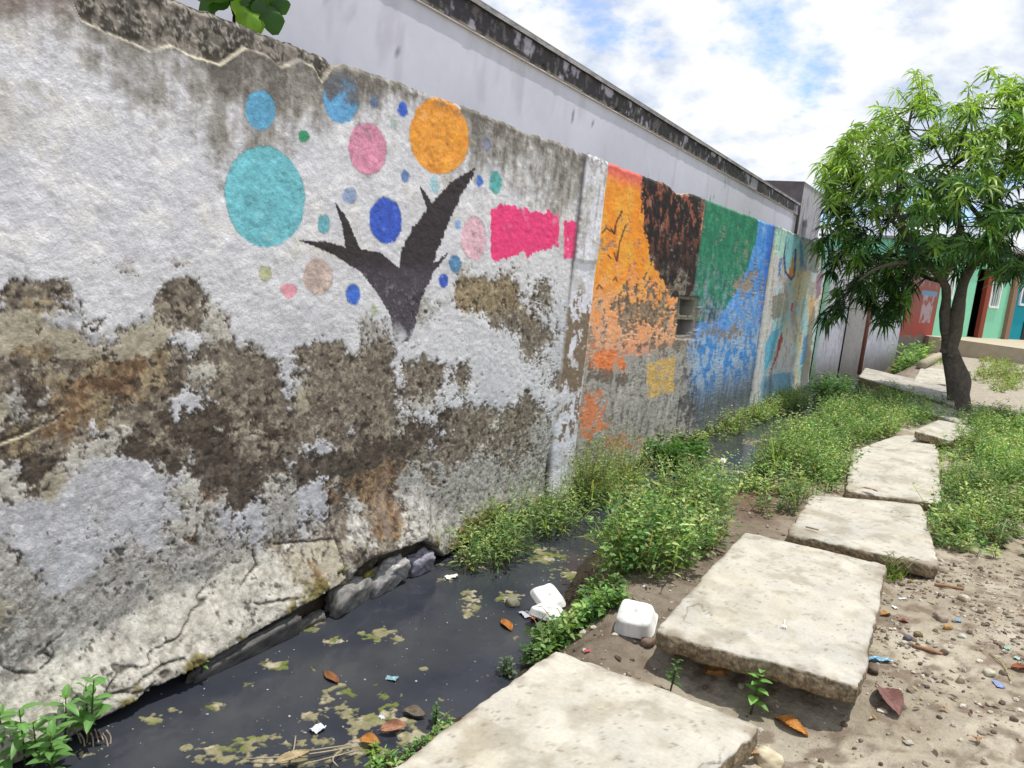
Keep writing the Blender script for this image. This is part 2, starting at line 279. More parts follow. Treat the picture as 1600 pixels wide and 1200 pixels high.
# surface kinds read off the wall every 25 units: 0 white, 1 lavender grey, 2 mottled grey, 3 pale concrete, 4 khaki, 5 brown, 6 dark brown, 7 ochre, 8 rust
CMAP = [[0, 0, 0, 0, 0, 0, 0, 0, 0, 0, 0, 0, 0, 0, 0, 0, 0, 0, 0, 0, 0, 0, 0, 0, 0, 0, 0, 0, 0, 0, 0, 0, 0, 0, 0, 0, 0],
        [0, 4, 0, 0, 0, 0, 4, 0, 4, 0, 0, 4, 4, 0, 0, 0, 0, 0, 0, 0, 0, 0, 0, 0, 0, 0, 0, 0, 0, 0, 0, 0, 0, 0, 0, 0, 0],
        [0, 0, 0, 0, 0, 0, 0, 0, 3, 0, 0, 0, 0, 0, 0, 0, 0, 0, 0, 0, 0, 0, 0, 0, 0, 0, 0, 0, 0, 4, 0, 0, 3, 0, 0, 0, 0],
        [0, 5, 5, 5, 5, 0, 0, 0, 0, 0, 0, 5, 5, 0, 0, 0, 0, 0, 0, 0, 0, 0, 0, 0, 0, 0, 0, 0, 0, 7, 7, 7, 7, 0, 5, 0, 0],
        [1, 5, 7, 7, 0, 1, 0, 0, 0, 0, 5, 5, 5, 3, 0, 0, 0, 0, 0, 0, 0, 0, 0, 0, 0, 0, 2, 2, 0, 7, 7, 7, 7, 0, 5, 0, 0],
        [4, 4, 4, 1, 1, 1, 0, 0, 0, 1, 4, 2, 5, 3, 3, 0, 0, 0, 0, 0, 0, 0, 0, 2, 0, 0, 2, 0, 0, 0, 0, 5, 5, 7, 0, 0, 5],
        [4, 4, 4, 4, 4, 4, 1, 1, 4, 4, 4, 0, 0, 3, 3, 0, 0, 0, 0, 0, 0, 0, 0, 2, 2, 0, 0, 0, 0, 0, 0, 0, 0, 5, 5, 0, 5],
        [4, 7, 7, 7, 4, 4, 4, 4, 4, 4, 7, 2, 0, 5, 5, 4, 4, 0, 0, 5, 5, 5, 0, 4, 5, 0, 0, 0, 0, 0, 0, 0, 0, 5, 0, 0, 5],
        [5, 5, 4, 4, 5, 5, 7, 7, 8, 8, 7, 5, 3, 3, 4, 5, 5, 5, 0, 0, 5, 5, 5, 5, 5, 0, 5, 5, 0, 5, 0, 0, 0, 0, 2, 0, 5],
        [5, 2, 6, 7, 7, 8, 8, 8, 8, 7, 7, 6, 0, 3, 5, 5, 5, 5, 0, 4, 5, 5, 5, 5, 5, 0, 5, 5, 0, 5, 0, 0, 0, 0, 0, 5, 5],
        [4, 2, 6, 2, 8, 8, 7, 7, 8, 7, 5, 0, 0, 0, 5, 5, 5, 5, 0, 4, 5, 4, 5, 5, 5, 0, 3, 3, 0, 0, 0, 0, 0, 5, 0, 0, 5],
        [4, 2, 4, 3, 8, 8, 7, 4, 5, 5, 6, 0, 1, 6, 6, 5, 6, 5, 5, 4, 5, 5, 4, 6, 5, 3, 0, 0, 6, 5, 5, 3, 5, 5, 2, 0, 5],
        [3, 7, 6, 8, 8, 5, 0, 3, 3, 5, 5, 6, 6, 6, 3, 4, 4, 6, 6, 5, 3, 5, 0, 5, 5, 3, 6, 6, 0, 5, 5, 3, 5, 2, 2, 0, 5],
        [6, 7, 7, 5, 5, 3, 3, 3, 6, 6, 6, 5, 3, 6, 6, 5, 5, 5, 5, 1, 1, 1, 5, 6, 6, 6, 5, 0, 5, 5, 3, 5, 2, 5, 2, 0, 0],
        [3, 1, 6, 6, 3, 3, 1, 1, 1, 1, 3, 6, 1, 6, 6, 6, 4, 6, 1, 6, 6, 6, 6, 6, 8, 8, 3, 2, 5, 2, 2, 2, 5, 2, 2, 6, 1],
        [3, 3, 6, 4, 4, 1, 1, 1, 1, 1, 1, 1, 3, 6, 8, 6, 6, 3, 2, 6, 0, 3, 8, 8, 8, 2, 2, 5, 2, 2, 2, 2, 2, 2, 2, 6, 1],
        [2, 3, 2, 4, 1, 1, 1, 1, 1, 1, 1, 3, 3, 8, 2, 6, 1, 3, 2, 0, 0, 8, 2, 8, 8, 2, 2, 2, 2, 2, 2, 2, 2, 2, 2, 6, 1],
        [1, 1, 1, 1, 1, 1, 0, 1, 1, 1, 1, 1, 2, 3, 1, 0, 1, 2, 2, 0, 0, 5, 2, 5, 8, 3, 2, 2, 2, 2, 4, 2, 2, 2, 6, 6, 6],
        [1, 3, 1, 1, 1, 1, 0, 1, 1, 1, 2, 3, 3, 3, 1, 0, 1, 2, 2, 1, 2, 5, 2, 8, 8, 3, 2, 2, 2, 7, 7, 2, 6, 6, 6, 6, 6],
        [2, 1, 1, 1, 1, 1, 1, 0, 2, 1, 1, 2, 8, 2, 2, 2, 1, 5, 3, 4, 4, 4, 2, 5, 3, 2, 2, 2, 7, 7, 6, 6, 6, 6, 6, 6, 6],
        [2, 2, 1, 1, 1, 1, 1, 2, 2, 2, 2, 2, 2, 2, 3, 3, 3, 3, 4, 8, 4, 2, 6, 6, 2, 2, 2, 2, 7, 7, 6, 6, 6, 6, 6, 6, 6],
        [2, 2, 2, 1, 1, 1, 2, 2, 2, 2, 3, 2, 2, 2, 3, 3, 3, 3, 4, 8, 4, 3, 6, 6, 2, 2, 2, 2, 2, 2, 2, 2, 2, 2, 2, 2, 2],
        [2, 2, 2, 1, 1, 2, 2, 2, 2, 2, 3, 3, 3, 3, 3, 3, 3, 3, 3, 3, 4, 3, 6, 6, 2, 2, 2, 2, 2, 2, 2, 2, 2, 2, 2, 2, 2],
        [4, 4, 2, 2, 2, 2, 2, 2, 2, 3, 3, 3, 3, 3, 3, 3, 3, 3, 3, 3, 3, 6, 6, 6, 2, 2, 2, 2, 2, 2, 2, 2, 2, 2, 2, 2, 2],
        [4, 2, 2, 2, 2, 2, 2, 2, 3, 3, 3, 3, 3, 3, 3, 3, 3, 3, 3, 3, 6, 6, 6, 6, 2, 2, 2, 2, 2, 2, 2, 2, 2, 2, 2, 2, 2],
        [2, 2, 2, 2, 2, 2, 3, 3, 3, 3, 3, 3, 3, 3, 3, 3, 3, 3, 3, 3, 3, 3, 3, 3, 2, 2, 2, 2, 2, 2, 2, 2, 2, 2, 2, 2, 2],
        [2, 2, 2, 2, 3, 3, 3, 3, 3, 3, 3, 3, 3, 3, 3, 3, 3, 3, 3, 3, 3, 3, 3, 3, 2, 2, 2, 2, 2, 2, 2, 2, 2, 2, 2, 2, 2],
        [2, 2, 3, 3, 3, 3, 3, 3, 3, 3, 3, 3, 3, 3, 3, 3, 3, 3, 3, 3, 3, 3, 3, 3, 2, 2, 2, 2, 2, 2, 2, 2, 2, 2, 2, 2, 2],
        [3, 3, 3, 3, 3, 3, 3, 3, 3, 3, 3, 3, 3, 3, 3, 3, 3, 3, 3, 3, 3, 3, 3, 3, 3, 3, 3, 3, 3, 3, 3, 3, 3, 3, 3, 3, 3]]
CLS = [('W', 6, .9), ('w', 5, .7), ('G', 9, 1.), ('L', 7, .8), ('K', 7, .9), ('B', 11, 1.15), ('D', 10, 1.1), ('O', 8, 1.), ('R', 8, 1.)]
def class_field(c):
    kc = [q[0] for q in CLS].index(c); A = np.array([[1. if k == kc else 0. for k in r_] for r_ in CMAP])
    A = np.pad(A, 1, mode='edge'); K = np.array([.14, .72, .14]); A = sum(K[i]*A[i:i+len(CMAP)] for i in range(3)); A = sum(K[i]*A[:, i:i+37] for i in range(3))
    def f(px, py):
        u = np.clip(px/25, 0, 35.999); v = np.clip((py-375)/25, 0, len(CMAP)-1.001); i = u.astype(int); j = v.astype(int); fu = u-i; fv = v-j
        return (A[j, i]*(1-fu)+A[j, i+1]*fu)*(1-fv)+(A[j+1, i]*(1-fu)+A[j+1, i+1]*fu)*fv
    return f
GM = digmap(['7657888889999999999', '4457887788888899999', '2246666777788777777', '1113556677656656666', '0001124665423346777', '0000111343211225667',
             '0000000111111112456', '0000000000000001233', '1112100000000001122', '1112111000000001223', '2222222211111112222', '2222222222222222222',
             '2222222222222222222', '2222222222222222222', '2222222333333333333', '3322234444444444444', '3322333555355666665', '3333344545556666666',
             '5543444445556666666', '5544444334555566666', '4444433344444444444', '3333333344444444444', '3333333333444444444', '3333333333444444444'], 0, 0, 50)
def Zt(u, v): return 340+.38333*u, 100+.38333*v
DISCS = [(192, 540, 163, 205, (104, 186, 198), 0), (176, 187, 60, 82, (92, 165, 202), .1), (502, 138, 73, 102, (92, 162, 210), .75), (351, 295, 21, 26, (35, 145, 98), 0),
         (610, 345, 78, 108, (216, 138, 166), .35), (755, 182, 20, 33, (30, 92, 200), 0), (636, 155, 18, 28, (105, 122, 150), .5), (720, 243, 14, 20, (160, 175, 170), .2),
         (905, 292, 122, 158, (236, 152, 26), .08), (1097, 330, 18, 32, (125, 127, 148), .5), (765, 460, 17, 28, (92, 122, 168), .2), (537, 537, 27, 34, (150, 170, 205), .2),
         (885, 492, 19, 37, (152, 190, 200), .2), (684, 638, 66, 95, (18, 76, 192), 0), (1068, 480, 14, 23, (50, 104, 185), .2), (1135, 482, 28, 48, (80, 168, 165), .25),
         (432, 654, 26, 38, (96, 168, 182), 0), (980, 652, 11, 20, (125, 165, 205), .1), (1045, 712, 52, 88, (224, 180, 192), .2), (968, 815, 23, 37, (66, 124, 170), .1),
         (922, 882, 19, 30, (30, 82, 192), .1), (195, 855, 23, 32, (182, 184, 142), .1), (408, 865, 60, 75, (200, 178, 168), .15), (290, 922, 32, 30, (224, 152, 166), .2),
         (553, 940, 30, 43, (38, 100, 205), .3), (638, 1003, 14, 26, (185, 195, 168), .3)]
TREE = [Zt(*p) for p in [(330, 718), (430, 720), (520, 746), (505, 660), (475, 553), (532, 640), (580, 754), (660, 768), (740, 830), (750, 755), (795, 665), (852, 598), (822, 488), (873, 570), (950, 482), (1056, 423), (1000, 525), (945, 640), (905, 735), (880, 808), (945, 766), (880, 850), (852, 912), (828, 965), (805, 1070), (783, 1130), (748, 1136), (716, 1124), (708, 1030), (650, 930), (585, 850), (480, 780), (400, 745)]]
RIM = [(-300, -190), (60, -60), (112, -5), (128, 32), (180, 55), (238, 80), (270, 71), (302, 88), (345, 101), (385, 74), (422, 88), (440, 106), (470, 94), (492, 106), (503, 128), (529, 92), (540, 60)]
CRACKS = [[(130, 1082), (180, 1060), (240, 1022), (262, 1015)], [(262, 1068), (300, 1022), (330, 1000), (380, 992), (420, 975)], [(185, 1085), (205, 1060), (255, 1050)], [(380, 935), (440, 925)],
          [(515, 770), (517, 900)], [(430, 852), (510, 840)], [(0, 690), (50, 672), (90, 655), (100, 645)], [(375, 905), (398, 880), (395, 860)]]
BOTY = [1.0, 1.5, 1.9, 2.2, 2.6, 3.0, 3.25, 3.8, 4.05, 5.6, 60]
BOTZ = [-.42, -.43, -.38, -.36, -.31, -.27, -.20, -.22, -.42, -.47, -.48]
JY = dict(a=at_x(912, 240)[1], b=at_x(948, 250)[1], c=at_x(1105, 310)[1], d=at_x(1211, 353)[1], e=at_x(1228, 358)[1], f=at_x(1297, 378)[1])
def wall_fn(Yg, Zg):
    """relief (metres towards the drain) and colour of the mural wall at wall coordinates Yg, Zg"""
    px, py = proj(0, Yg, Zg)
    nA = fbm(Yg*1.1, Zg*1.1, 5, 1); nB = fbm(Yg*5, Zg*5, 6, 2, .62); nC = fbm(Yg*18, Zg*18, 5, 3, .65); nD = fbm(Yg*55, Zg*55, 3, 4, .7); nV = fbm(Yg*24, Zg*2.2, 4, 6, .6)
    nE = fbm(Yg*8+nA*3, Zg*8, 5, 12, .68)
    jx = px+10*nB+6*nC; jy = py+10*nE+5*nC
    H = .012*nA+.0046*nB+.0036*nC+.0026*nD+.0022*np.abs(fbm(Yg*13, Zg*17, 4, 19))*4
    C = np.zeros(Yg.shape+(3,))+s(198, 198, 203)
    C = lerp(C, s(184, 183, 186), ss(-.1, .2, nA+.5*nB)*.7)
    C = lerp(C, s(218, 216, 214), ss(.0, .2, nE)*.6)
    C = lerp(C, s(186, 182, 166), ss(.14, .30, fbm(Yg*3, Zg*3, 4, 21)+.3*nC)*.4)
    G = GM(jx, np.minimum(jy, 400)); G = G*ss(470, 400, py)
    secA = ss(JY['a']+.02, JY['a']-.02, Yg)
    # ---------- section with the tree
    grime = np.clip(G*1.25+1.1*nB+.75*nC+.6*nV*ss(.6, .2, np.abs(G-.5))-.18, 0, 1)*secA
    C = lerp(C, s(128, 123, 115), ss(.1, .75, grime)*.9)
    C = lerp(C, s(84, 78, 72), ss(.62, 1.0, grime+.5*nD)*.75)
    cls = [class_field(c)(px+16*nB+12*nC+5*nD, py+16*nE+8*nC+4*nD)*1.05+a_*(.45*fbm(Yg*f_+i_*3.7, Zg*f_*1.2, 5, 100+i_, .7)+1.35*fbm(Yg*f_*3.5+i_*5.1, Zg*f_*3.5, 5, 120+i_, .72))+(.25 if c in 'BD' else .05 if c in 'OR' else 0) for i_, (c, f_, a_) in enumerate(CLS)]
    cls0 = np.array(cls); cls = np.exp(30*(cls0-cls0.max(0))); cls /= cls.sum(0); lt = np.exp(7*(cls0-cls0.max(0)))[:5]; lt /= lt.sum(0); cls[:5] = cls[:5].sum(0)*(.75*lt+.25*cls[:5]/np.maximum(cls[:5].sum(0), 1e-6)); cls *= secA; wd_ = dict(zip([c[0] for c in CLS], cls))
    spk = ss(-.05, .22, nC+.9*nD); spd = ss(.0, .22, -nC-.9*nD+.3*nB); gr = fbm(Yg*46, Zg*46, 4, 57, .75)
    tone = {'W': (s(198, 198, 202), s(212, 210, 207), s(172, 170, 170), .4), 'w': (s(180, 180, 184), s(204, 203, 205), s(150, 149, 151), .6), 'G': (s(154, 151, 145), s(190, 187, 182), s(98, 94, 86), .75), 'L': (s(174, 170, 160), s(200, 196, 186), s(124, 118, 106), .6),
            'K': (s(158, 151, 132), s(180, 172, 152), s(124, 114, 92), .5), 'B': (s(112, 103, 92), s(166, 156, 136), s(78, 69, 59), .62), 'D': (s(76, 67, 58), s(112, 100, 86), s(56, 48, 42), .45), 'O': (s(134, 120, 96), s(168, 152, 122), s(98, 82, 62), .75), 'R': (s(112, 90, 68), s(156, 132, 102), s(78, 58, 43), .8)}
    acc = np.zeros_like(C); wsum = 0
    hi_ = ss(.02, .2, gr+.5*nC); lo_ = ss(.02, .2, -gr-.5*nC+.35*nB)
    for c, (a0, a1, a2, k_) in tone.items():
        cc = np.zeros_like(C)+a0; cc = lerp(cc, a1, hi_*k_); cc = lerp(cc, a2, lo_*k_); acc += cc*wd_[c][..., None]; wsum = wsum+wd_[c]
    below = ss(392, 420, py)*secA; white = wd_['W']*below
    C = C*(1-below[..., None])+(acc/np.maximum(wsum, 1e-6)[..., None])*below[..., None]
    bare = np.clip(wd_['B']+wd_['D']+wd_['O']+wd_['R']+.6*wd_['K'], 0, 1)*below; rough_ = np.clip(bare+wd_['G']*below, 0, 1)
    B = bare
    H = H-.0045*bare+rough_*(.0035*gr+.0030*nC)+.0015*wd_['w']*nB
    # scattered dark pits and flakes around every edge
    sp = ss(.20, .24, fbm(Yg*30, Zg*30, 3, 51, .6)+.05*bare)*ss(.02, .2, rough_+wd_['L'])*below
    C = lerp(C, s(58, 51, 45), sp*.8); H = H-.003*sp
    sp2 = ss(.23, .27, fbm(Yg*20, Zg*26, 4, 52, .65))*ss(500, 560, py)*below; C = lerp(C, s(60, 53, 47), sp2*.7*(1-bare))
    C = lerp(C, s(196, 184, 156), below*np.exp(-((line_dist(px+6*nC, py+6*nC, [(0, 694), (40, 680), (62, 668), (88, 655), (98, 640)]))/3.)**2)*.8)
    C = lerp(C, s(148, 140, 132), below*ss(690, 760, py)*ss(-.05, .2, nV+.5*nC)*.25)
    C = lerp(C, s(150, 152, 160), (ss(430, 520, py)*ss(-.1, .15, nA)*white)*.35)
    # ---------- painted discs and tree
    jx1 = px+2.2*nC*3+1.5*nD*3; jy1 = py+2.2*nB*3+1.5*nD*3
    paintable = 1-.85*bare
    for u, v, ru, rv, c, dirt in DISCS:
        x0, y0 = Zt(u, v); a, b = ru*.38333, rv*.38333; sh = .045
        dx = (jx1-x0)+(jy1-y0)*(-sh); dy = jy1-y0
        rr = np.hypot(dx/a, dy/b); edge = (rr-1)*min(a, b)
        m = ss(1.0, -1.0, edge)
        cc = np.zeros_like(C)+s(*c)*.86+.015; cc = cc*(1+.7*nC+.55*nD+.3*nB)[..., None]; cc = lerp(cc, s(150, 160, 160), ss(.22, .32, nC+.6*nD)*.3)
        if dirt: cc = lerp(cc, s(96, 98, 104) if dirt > .3 else s(170, 165, 160), ss(.30-dirt*.5, .42-dirt*.3, nC+.6*nB+.25*np.clip(-(dy/b), -1, 1)*dirt*2)*min(1, dirt*1.5))
        C = lerp(C, cc, m*.96*np.maximum(paintable, .3))
        if a > 8: C = lerp(C, s(70, 84, 88), np.exp(-(edge/1.1)**2)*ss(-.12, .1, nB)*.45)
    tm = poly_mask(px+4*nC+4*nD, py+4*nB+4*nD, TREE)
    tc_ = lerp(np.zeros_like(C)+s(36, 27, 30), s(66, 60, 70), ss(400, 440, py)*.8)
    tc_ = lerp(tc_, s(128, 122, 124), ss(.14, .24, nD+.5*nC)*ss(400, 470, py)*.6)
    flake = ss(495, 545, py+20*nE)*ss(-.2, .1, nE+.5*nC)
    C = lerp(C, tc_, tm*(1-np.clip(flake, 0, .9))*.97)
    st_ = 7*fbm(px/8, py/90, 4, 61, .65)
    pm = ((px+2*nC > 767) & (px+9*nB < 874) & (py+3*st_ > 320+(px-767)*.13) & (py-4*st_+10*nB < 402-(px-767)*.12)).astype(float)
    pm = np.maximum(pm, ((px+3*nB > 881) & (px < 899+8*nB) & (py+3*st_ > 346) & (py-3*st_ < 402)).astype(float)*(nC > -.16))
    C = lerp(C, lerp(np.zeros_like(C)+s(222, 42, 112), s(232, 110, 150), ss(.1, .24, nB+.3*nC)), pm*.95)
    # ---------- section B: orange field, brown trunk
    stroke = fbm(px/3.2+py/60, py/13, 4, 71, .62)
    inB = ((Yg > JY['b']) & (Yg <= JY['c'])).astype(float)
    C = lerp(C, lerp(np.zeros_like(C)+s(236, 138, 44), s(240, 158, 60), ss(-.1, .15, nB)), inB)
    C = lerp(C, s(206, 92, 92), inB*ss(292, 262, py-(px-950)*.25+10*nB)*.9)
    C = lerp(C, s(232, 160, 120), inB*ss(420, 500, py+30*nB)*.6)
    tbj = 0; TR = [(1002, 250), (1112, 280), (1098, 360), (1098, 470), (1092, 560), (1062, 560), (1058, 470), (1035, 440), (1012, 395), (1003, 330)]
    tb = poly_mask(px+5*nC+2.2*stroke*9, py+10*nB, TR)*ss(JY['c']+.35, JY['c']+.3, Yg)
    ct = lerp(np.zeros_like(C)+s(48, 34, 32), s(146, 84, 64), ss(.03, .16, stroke)*ss(430, 330, py+30*nB)*.9); ct = lerp(ct, s(20, 17, 20), ss(-.05, .10, -stroke)*.9)
    ct = lerp(ct, s(176, 128, 112), ss(.16, .26, stroke)*ss(330, 290, py-(px-1000)*.1)*.6)
    C = lerp(C, ct, tb)
    C = lerp(C, s(120, 118, 126), ss(6, 1, np.abs(px-1101+st_*.8+(py-330)*.05))*ss(500, 460, py)*ss(-.15, .1, nD+nC)*.8)
    # ---------- section C: green and blue
    inC = ((Yg > JY['c']+.0) & (Yg <= JY['d'])).astype(float)
    cc = np.zeros_like(C)+s(74, 138, 206); cc = lerp(cc, s(112, 164, 222), ss(.0, .2, stroke)); cc = lerp(cc, s(36, 92, 190), ss(1190, 1210, px+(py-360)*.13+8*nB)*.8)
    gm_ = poly_mask(px+3*nC, py+4*nC, [(1104, 290), (1188, 326), (1182, 372), (1168, 420), (1150, 455), (1134, 480), (1118, 500), (1076, 505), (1084, 440), (1094, 370)])
    cc = lerp(cc, lerp(np.zeros_like(C)+s(34, 108, 84), s(52, 130, 96), ss(-.1, .15, stroke)), gm_)
    C = lerp(C, cc, inC)
    C = lerp(C, s(70, 62, 90), inC*np.exp(-((px-1112)/14)**2-((py-492)/20)**2)*.8)
    fade = ss(-.05, .2, nE+.6*nC+.4*nV+.0016*(py-430))*(inB+inC)*ss(380, 480, py); C = lerp(C, lerp(np.zeros_like(C)+s(176, 166, 152), s(150, 176, 204), inC), fade*.55); wear = ss(.17, .21, 1.2*nE+.35*nC+.4*nD+.0009*(py-430))*(inB+inC); C = lerp(C, s(132, 124, 112), wear*.8); H = H-.003*wear
    # strips of weathering over B and C
    BC = inB+inC
    def patch(cx, cy, rx, ry, col, amt=1., soft=.25, nn=1.):
        nonlocal C, H
        d = .75-np.hypot((px-cx)/rx, (py-cy)/ry)+nn*(2.6*nE+1.6*nC+.8*nD)
        m = ss(0, soft, d)*BC*amt; C = lerp(C, s(*col), m); return m
    m = patch(1010, 485, 62, 45, (146, 126, 104)); C = lerp(C, s(96, 84, 70), m*ss(0, .2, nC)); H = H-.006*m
    m = patch(1168, 445, 26, 26, (142, 132, 120)); H = H-.005*m
    under = ss(-14, 10, py-(560+(px-920)*-.20)+26*nE)*BC
    cu = np.zeros_like(C)+s(158, 154, 146); cu = lerp(cu, s(110, 106, 98), ss(-.02, .2, nC+.4*nV)); cu = lerp(cu, s(188, 184, 176), ss(.05, .22, nE)*.7)
    blu = ss(1068, 1092, px+10*nB); cu2 = lerp(np.zeros_like(C)+s(150, 172, 196), s(66, 132, 196), ss(-.04, .12, stroke+.5*nB)*ss(640, 590, py-(px-1100)*-.3)); cu2 = lerp(cu2, s(80, 84, 82), ss(570, 650, py+(px-1100)*.4+40*nV)*.85)
    cu = cu*(1-blu[..., None])+cu2*blu[..., None]
    C = C*(1-under[..., None])+cu*under[..., None]
    patch(955, 565, 34, 24, (226, 122, 60), .9, .2); patch(1000, 545, 40, 18, (228, 146, 110), .7)
    yl = poly_mask(px+4*nC+st_, py+6*nC, [(1012, 568), (1058, 556), (1054, 612), (1010, 624)])*inB*ss(-.22, .02, nC+nE); C = lerp(C, s(214, 172, 84), yl*.85)
    patch(923, 648, 26, 50, (208, 118, 66), .85, .3); patch(970, 692, 45, 16, (196, 128, 84), .6, .4)
    patch(1040, 540, 60, 12, (116, 104, 90), .95, .2); patch(940, 590, 50, 14, (104, 94, 84), .9, .2); patch(1125, 520, 48, 13, (130, 118, 104), .9, .2)
    patch(1075, 640, 22, 80, (72, 72, 76), .75, .5); patch(1130, 650, 60, 26, (98, 100, 92), .6, .5)
    for L_, wd in (([(955, 358), (960, 366), (963, 348), (972, 330)], 1.3), ([(960, 396), (964, 408), (968, 380), (978, 352)], 1.2), ([(950, 398), (955, 404)], 1.), ([(958, 438), (962, 433), (964, 440)], .9), ([(941, 364), (948, 356), (955, 362)], 1.0), ([(932, 452), (936, 445), (940, 450)], .9)):
        C = lerp(C, s(66, 50, 42), ss(wd+.7, wd-.5, line_dist(px+1.5*nC, py, L_))*inB)
    # hole of missing blocks
    ho = np.maximum(poly_mask(px+2*nC, py+2*nC, [(1066, 468), (1088, 470), (1084, 494), (1066, 493)]), poly_mask(px+3*nC, py+3*nC, [(1061, 500), (1086, 502), (1082, 524), (1062, 526)]))
    hr = poly_mask(px+6*nC, py+6*nC, [(1060, 462), (1094, 464), (1092, 505), (1085, 530), (1056, 530)]) *(1-ho)
    H = H-.16*ho-.03*hr; C = lerp(C, s(120, 112, 100), np.maximum(ho, hr)*.9); C = lerp(C, s(70, 64, 60), ho*.8)
    # ---------- section D: faded figure painting
    inD = (Yg > JY['d']).astype(float)
    cd = np.zeros_like(C)+s(196, 196, 196); cd = lerp(cd, s(206, 198, 160), ss(-.08, .12, fbm(px/14, py/60, 4, 81))); cd = lerp(cd, s(150, 200, 206), ss(0, .14, fbm(px/9, py/50, 4, 82))*.8); cd = lerp(cd, s(146, 140, 128), ss(.02, .2, fbm(px/7, py/30, 4, 83))*.6)
    def pd(pts, col, k=.9, j=3):
        nonlocal cd
        cd = lerp(cd, s(*col), poly_mask(px+j*nC, py+j*nB, pts)*k)
    pd([(1212, 350), (1232, 356), (1222, 402), (1206, 398)], (172, 214, 200)); pd([(1206, 398), (1222, 402), (1182, 640), (1164, 640)], (198, 198, 200), .8)
    pd([(1226, 368), (1250, 372), (1244, 425), (1226, 420)], (130, 196, 204)); pd([(1231, 431), (1240, 433), (1240, 398)], (224, 150, 50), 1, 1)
    pd([(1215, 405), (1219, 402), (1216, 430), (1212, 432)], (52, 112, 176)); pd([(1249, 376), (1253, 378), (1256, 415), (1250, 418)], (62, 150, 196))
    pd([(1265, 372), (1284, 376), (1278, 430), (1266, 420)], (92, 90, 84), .75, 8); pd([(1284, 378), (1298, 382), (1288, 420), (1280, 440)], (104, 168, 150), .8, 5); pd([(1276, 430), (1286, 425), (1282, 460), (1274, 470)], (130, 84, 116), .8, 4)
    pd([(1243, 424), (1264, 424), (1262, 466), (1240, 470)], (214, 202, 150), .7, 6); pd([(1205, 462), (1222, 458), (1220, 496), (1202, 500)], (126, 116, 100), .8, 8)
    pd([(1222, 518), (1223, 530), (1214, 560), (1200, 588), (1212, 556), (1217, 530)], (176, 66, 50), 1, 1); pd([(1200, 520), (1218, 514), (1206, 560), (1190, 590), (1192, 540)], (84, 170, 200), .9, 5)
    pd([(1186, 590), (1240, 580), (1236, 650), (1180, 650)], (98, 158, 188), .7, 9); pd([(1256, 528), (1264, 522), (1258, 566), (1250, 572)], (52, 138, 196), .9, 2); pd([(1236, 473), (1240, 473), (1239, 488), (1236, 486)], (196, 66, 62), .9, 1)
    pd([(1266, 480), (1274, 480), (1258, 640), (1244, 640)], (96, 88, 78), .7, 5); pd([(1280, 470), (1290, 460), (1276, 600), (1266, 620)], (96, 122, 110), .7, 5); pd([(1262, 470), (1275, 465), (1266, 500)], (206, 158, 108), .8, 4)
    cd = lerp(cd, s(44, 60, 120), ss(2.2, .8, line_dist(px, py, [(1227, 370), (1225, 400), (1227, 425), (1236, 437), (1241, 430), (1243, 390)])))
    cd = lerp(cd, s(112, 106, 98), ss(.08, .2, nV+.5*nC)*.5); C = lerp(C, cd, inD)
    C = lerp(C, s(70, 66, 60), (inC+inD)*ss(570, 650, py+25*nV-(px-1200)*-.1)*ss(-.1, .15, nC+nV)*.6)
    # ---------- pilasters
    pil = ss(JY['a']-.012, JY['a']+.012, Yg)*ss(JY['b']+.012, JY['b']-.012, Yg)
    pj = pil*ss(1.62, 1.66, Zg+.01*nC/.3)*1.0
    H = H+.014*pil+.016*pj; cw = np.zeros_like(C)+s(206, 206, 214); cw = lerp(cw, s(186, 184, 184), ss(0, .2, nB)); cw = lerp(cw, s(120, 104, 86), ss(.0, .06, nE*1.2+.5*nC+.30*np.exp(-((py-560)/75)**2)-.17)*ss(430, 470, py)); cw = lerp(cw, s(150, 145, 138), pj*ss(.0, .15, nC+nV)*.7)
    C = lerp(C, cw, pil*(1-inD))
    C = lerp(C, s(46, 42, 38), np.exp(-((Yg-JY['a'])/.014)**2)*ss(.9, 1.6, Zg+.6*nV)*.8); C = lerp(C, s(40, 38, 34), np.exp(-((Yg-JY['a']+.03)/.035)**2)*ss(.05, -.1, Zg)*.9); H = H-.03*np.exp(-((Yg-JY['a']+.03)/.03)**2)*ss(.1, -.1, Zg)  # gap left of the pilaster: its shadow painted dark at the foot
    p2 = ss(JY['d']-.02, JY['d']+.02, Yg)*ss(JY['e']+.02, JY['e']-.02, Yg); H = H+.03*p2
    for k in ('c', 'd'): H = H-.02*np.exp(-((Yg-JY[k])/.02)**2); C = lerp(C, s(60, 56, 52), np.exp(-((Yg-JY[k])/.02)**2)*.5*ss(-.2, .1, nV))
    # ---------- broken render along the top left
    yr = np.interp(px, [p[0] for p in RIM], [p[1] for p in RIM]); up_ = ss(1.5, -1.5, py-yr-5*nC)*ss(532, 528, px); ctop = np.zeros_like(C)+s(122, 116, 108)
    ctop = lerp(ctop, s(64, 60, 54), ss(.0, .15, nC+.5*nV+.5*nB+.10)); ctop = lerp(ctop, s(168, 162, 150), ss(.06, .2, nD+.3*nC-.2*nB)*.7)
    C = lerp(C, ctop, up_*ss(105, 125, px)); C = lerp(C, s(112, 96, 88), ss(60, -20, py)*ss(140, 90, px)*secA*.8)
    H = H-.020*up_+.012*nC*up_+.008*up_*fbm(Yg*9+Zg*20, Zg*30, 3, 91)
    rim = np.exp(-((py-yr-3*nB)/2.4)**2)*ss(534, 528, px)*ss(-.18, .08, nE); H = H+.005*rim; C = lerp(C, s(206, 196, 172), rim*.75)  # cream lip paints in the light caught along the broken edge
